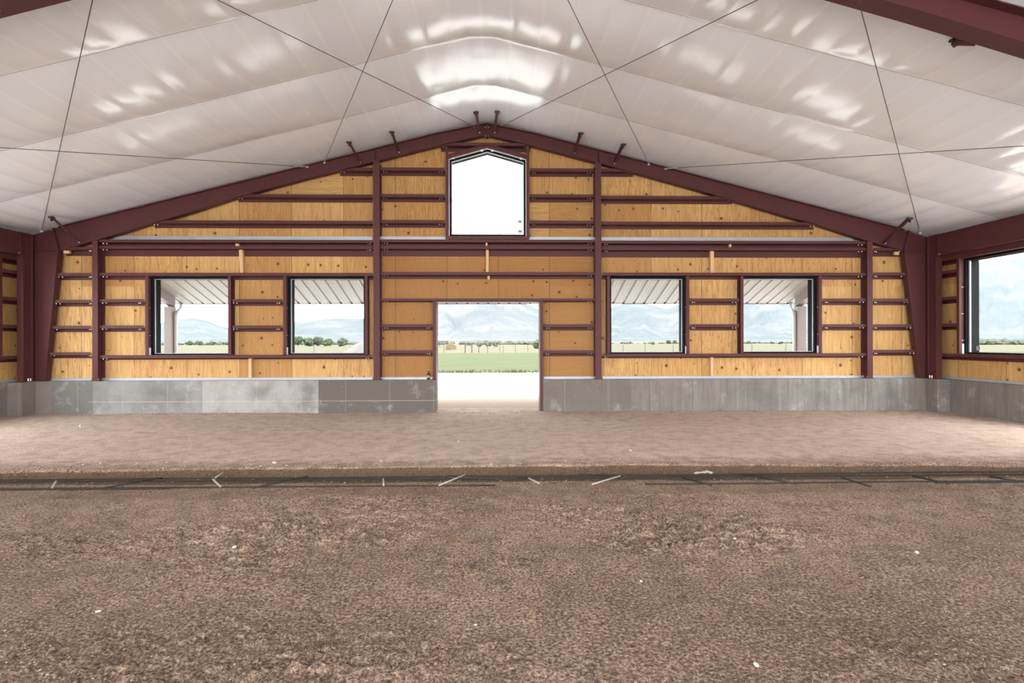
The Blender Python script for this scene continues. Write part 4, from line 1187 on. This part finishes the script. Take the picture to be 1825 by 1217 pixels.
# trees
def blob_crown(rs, w, h, n, z0):
    bm = bmesh.new()
    for i in range(n):
        a = rs.uniform(0, 6.283); rr = w * .36 * math.sqrt(rs.random()); zz = z0 + h * (.18 + .66 * rs.random())
        sc = (.24 + .16 * rs.random()) * min(w, h) * (1.15 - .5 * abs((zz - z0) / h - .45))
        mat = Matrix.Translation((math.cos(a) * rr, math.sin(a) * rr, zz)) @ Matrix.Diagonal((sc, sc, sc * .85, 1))
        g = bmesh.ops.create_icosphere(bm, subdivisions=2, radius=1, matrix=mat)
        for v in g['verts']:
            c = mat.translation
            v.co = c + (v.co - c) * (1 + rs.uniform(-.32, .32))
    return bm
def tree(xp, ybase, ytop, wpx, d, label, mat, group=None, name='tree'):
    rs = random.Random(int(xp * 13))
    p = at(xp, ybase, d); q = at(xp, ytop, d); h = q.z - p.z; w = wpx * d / F
    gz = -.02 - min(max((d - 30) / 400, 0), 1) * .3
    r = empty(name, (p.x, d, gz), label, 'tree' if name == 'tree' else 'shrub', group, 'thing')
    H = q.z - gz
    bm = blob_crown(rs, w, H * .85, 16, H * .12)
    me = bpy.data.meshes.new('crown'); bm.to_mesh(me); bm.free(); me.materials.append(M[mat])
    c = bpy.data.objects.new('crown', me); COL.objects.link(c); c.parent = r
    m = MB().tube([(0, 0, -.2), (.02 * H, 0, H * .3), (0, .02 * H, H * .6)], [.03 * H, .022 * H, .012 * H], 7); tk = m.build('trunk', M['bark'], None); tk.parent = r
for a in [(531, 617, 597.5, 14, 210, 'tallest green tree at the left of the second window', 'leaf_green'),
          (549, 617, 602, 13, 215, 'rounded green tree beside the tallest one in the second window', 'leaf_green'),
          (567, 617, 599.5, 16, 220, 'grey-green tree in the middle of the second window', 'leaf_grey'),
          (584, 617, 603.5, 15, 205, 'dark green tree right of the middle in the second window', 'leaf_green'),
          (611, 618, 602.5, 17, 190, 'pale green tree beside the dirt mound in the second window', 'leaf_grey'),
          (957, 622, 606, 13, 120, 'pale green tree at the right edge of the doorway', 'leaf_green'),
          (869, 620, 608, 15, 170, 'grey bush right behind the fence in the middle of the doorway', 'leaf_grey'),
          (884, 620, 609, 13, 175, 'pale bush right of the grey one behind the fence', 'leaf_grey'),
          (855, 620, 610, 12, 172, 'pale bush left of the grey one behind the fence', 'leaf_grey'),
          (336, 617, 607.5, 14, 300, 'dark shrub left of centre on the field edge in the first window', 'leaf_green'),
          (355, 617, 607.5, 14, 300, 'dark shrub at the centre of the field edge in the first window', 'leaf_green'),
          (380, 617, 608, 12, 300, 'dark shrub right of centre on the field edge in the first window', 'leaf_green'),
          (1164, 614.5, 609, 7, 260, 'small dark bush in the field in the third window', 'leaf_green'),
          (1191, 611, 606, 6, 380, 'left one of two small trees at the right of the third window', 'leaf_green'),
          (1203, 611, 606, 6, 380, 'right one of two small trees at the right of the third window', 'leaf_green'),
          (1334, 616, 608, 11, 300, 'greyish shrub at the left of the fourth window', 'leaf_green'),
          (1376, 616, 609, 8, 300, 'greyish shrub at the middle of the fourth window', 'leaf_green'),
          (1392, 616, 608.5, 10, 300, 'greyish shrub left of the porch post in the fourth window', 'leaf_green')]:
    tree(*a, group='trees beyond the fields')
def treeline(name, pxs, d, hmin, hmax, mat, label, n):
    rs = random.Random(len(pxs) + int(d)); bm = bmesh.new()
    for i in range(n):
        xp = rs.uniform(*pxs); dd = d * rs.uniform(.95, 1.1); p = at(xp, 610, dd); h = rs.uniform(hmin, hmax); gz = -.4
        for k in range(3):
            s = h * rs.uniform(.45, .6)
            mt = Matrix.Translation((p.x + rs.uniform(-1, 1) * h * .6, dd + rs.uniform(-2, 2), gz + h * rs.uniform(.25, .55))) @ Matrix.Diagonal((s * 1.2, s, s * .75, 1))
            g = bmesh.ops.create_icosphere(bm, subdivisions=1, radius=1, matrix=mt)
            c = mt.translation
            for v in g['verts']: v.co = c + (v.co - c) * (1 + rs.uniform(-.3, .3))
    me = bpy.data.meshes.new(name); bm.to_mesh(me); bm.free(); me.materials.append(M[mat])
    o = bpy.data.objects.new(name, me); COL.objects.link(o); tag(o, label, 'treeline', kind='stuff')
treeline('treeline', (270, 660), 350, 1.2, 2.6, 'leaf_grey', 'low blurred brush along the field edge beyond the left windows', 130)
treeline('treeline', (770, 1000), 330, 1.2, 2.8, 'leaf_grey', 'low blurred brush along the field edge beyond the doorway', 90)
treeline('treeline', (1080, 1470), 400, .8, 1.9, 'leaf_grey', 'low blurred brush along the field edge beyond the right windows', 110)
treeline('treeline', (1690, 2100), 230, 1.4, 3.0, 'leaf_grey', 'band of grey-green trees beyond the right side window', 220)

# wire fence across the door view
def fence():
    d = 78.0
    r = empty('wire_fence', (at(870, 620, d).x, d, -.1), 'wire fence with wooden posts along the far lawn edge', 'fence', None, 'thing')
    posts = [(560, .04, 1.15), (640, .04, 1.15), (720, .04, 1.15), (791.5, .04, 1.2), (829, .085, 1.45), (841, .085, 1.4), (853.5, .06, 1.35), (869, .05, 1.25), (891, .035, 1.2), (897, .035, 1.2), (918.5, .035, 1.2), (941, .035, 1.2), (1000, .04, 1.15), (1110, .04, 1.15), (1150, .04, 1.15), (1200, .04, 1.15), (1340, .04, 1.15), (1400, .04, 1.15)]
    for xp, rad, h in posts:
        x = at(xp, 620, d).x
        MB().tube([(x, d, -.4), (x + random.uniform(-.04, .04), d, h - .1)], rad, 7).build('post', M['weathered_wood'], r)
    for k in range(4):
        z = .25 + .26 * k
        MB().tube([(at(480, 620, d).x, d - .05, z), (at(1480, 620, d).x, d - .05, z)], .006, 4).build('wire', M['rod_steel'], r)
    MB().tube([(at(829, 620, d).x, d, .95), (at(841, 620, d).x, d, .95)], .05, 6).build('rail', M['weathered_wood'], r)
fence()
# open hay shed, hay stack, trough
d = 170.0
p0, p1 = at(760, 606, d), at(799.5, 606, d); zt = at(790, 601.5, d).z; zb_ = at(790, 607.3, d).z
r = empty('hay_shed', (.5 * (p0.x + p1.x), d, -.3), 'open-sided shed with white metal roof at the left of the doorway view', 'shed', None, 'thing')
MB().prism([(d - 1.5, zb_), (d - 1.5, zb_ + .2), (d + 6, zt + .5), (d + 6, zt + .3)], p0.x, p1.x, 'x').build('roof', M['roof_metal'], r)
MB().box(p0.x, p1.x, d - 1.4, d - 1.25, zb_ - .22, zb_).build('eave_beam', M['weathered_wood'], r)
for xp in (762, 781, 784.5, 797):
    x = at(xp, 610, d).x; MB().box(x - .12, x + .12, d - 1.42, d - 1.2, -.5, zb_ - .1).build('post', M['weathered_wood'], r)
d = 112.0
a, b = at(793.5, 618, d).x, at(812.5, 618, d).x; zt = at(800, 612.2, d).z
m = MB().prism([(a, -.3), (b, -.3), (b - .05, zt - .45), (b - .5, zt - .05), (a + .6, zt), (a + .1, zt - .4)], d, d + 2.2)
tag(m.build('hay_stack', M['hay'], bevel=.1), 'tan hay stack at the left of the doorway view', 'hay stack', None, 'thing')
d = 104.0
a, b = at(795.5, 622, d).x, at(803.3, 622, d).x
r = empty('feed_trough', (.5 * (a + b), d, -.3), 'dark feed trough in front of the tan hay stack', 'trough', None, 'thing')
MB().prism([(a + .08, -.02), (b - .08, -.02), (b, .30), (a, .30)], d, d + .5).build('tub', M['trough_black'], r)
for x in (a + .15, b - .15): MB().box(x - .04, x + .04, d + .1, d + .4, -.35, 0).build('leg', M['trough_black'], r)
d = 62.0
# dirt mound outside the second window
a = at(604, 628, d).x; b = at(668, 628, d).x; c = at(646, 606, d)
xs = np.linspace(a, b, 40); ys = np.linspace(d - 3, d + 3, 20); GX, GY = np.meshgrid(xs, ys)
prof = np.interp(GX, [a, a + .25 * (c.x - a), c.x, b - .8, b], [-.2, .25, c.z, c.z * .8, -.2]) * np.clip(1 - ((GY - d) / 3) ** 2, 0, 1) - .2 * ((GY - d) / 3) ** 2
tag(grid_mesh('dirt_mound', GX, GY, prof + .08 * fbm(GX * 1.5, GY * 1.5, 3, 140), M['mound_dirt']), 'pale dirt mound outside the second window', 'dirt mound', None, 'thing')
# weeds at the lawn edge and short grass
def weeds():
    rs = random.Random(3); m = MB()
    spots = [(rs.uniform(-5, 3.5), 27.2 + rs.uniform(-.4, 1.4)) for _ in range(160)] + [(rs.gauss(at(828, 660, 27.3).x, .5), 27.2 + rs.uniform(-.3, .3)) for _ in range(40)] + [(rs.gauss(at(915, 658, 27.3).x, .4), 27.3) for _ in range(30)]
    for x, y in spots:
        for k in range(7):
            a = rs.uniform(0, 6.28); h = rs.uniform(.04, .17); l = rs.uniform(.03, .12); w = .012
            dx, dy = math.cos(a), math.sin(a)
            m.add([(x - dy * w, y + dx * w, -.04), (x + dy * w, y - dx * w, -.04), (x + dx * l, y + dy * l, h)], [(0, 1, 2)])
    tag(m.build('weeds', M['weed']), 'dry weeds along the gravel edge of the lawn', 'weeds', kind='stuff')
weeds()
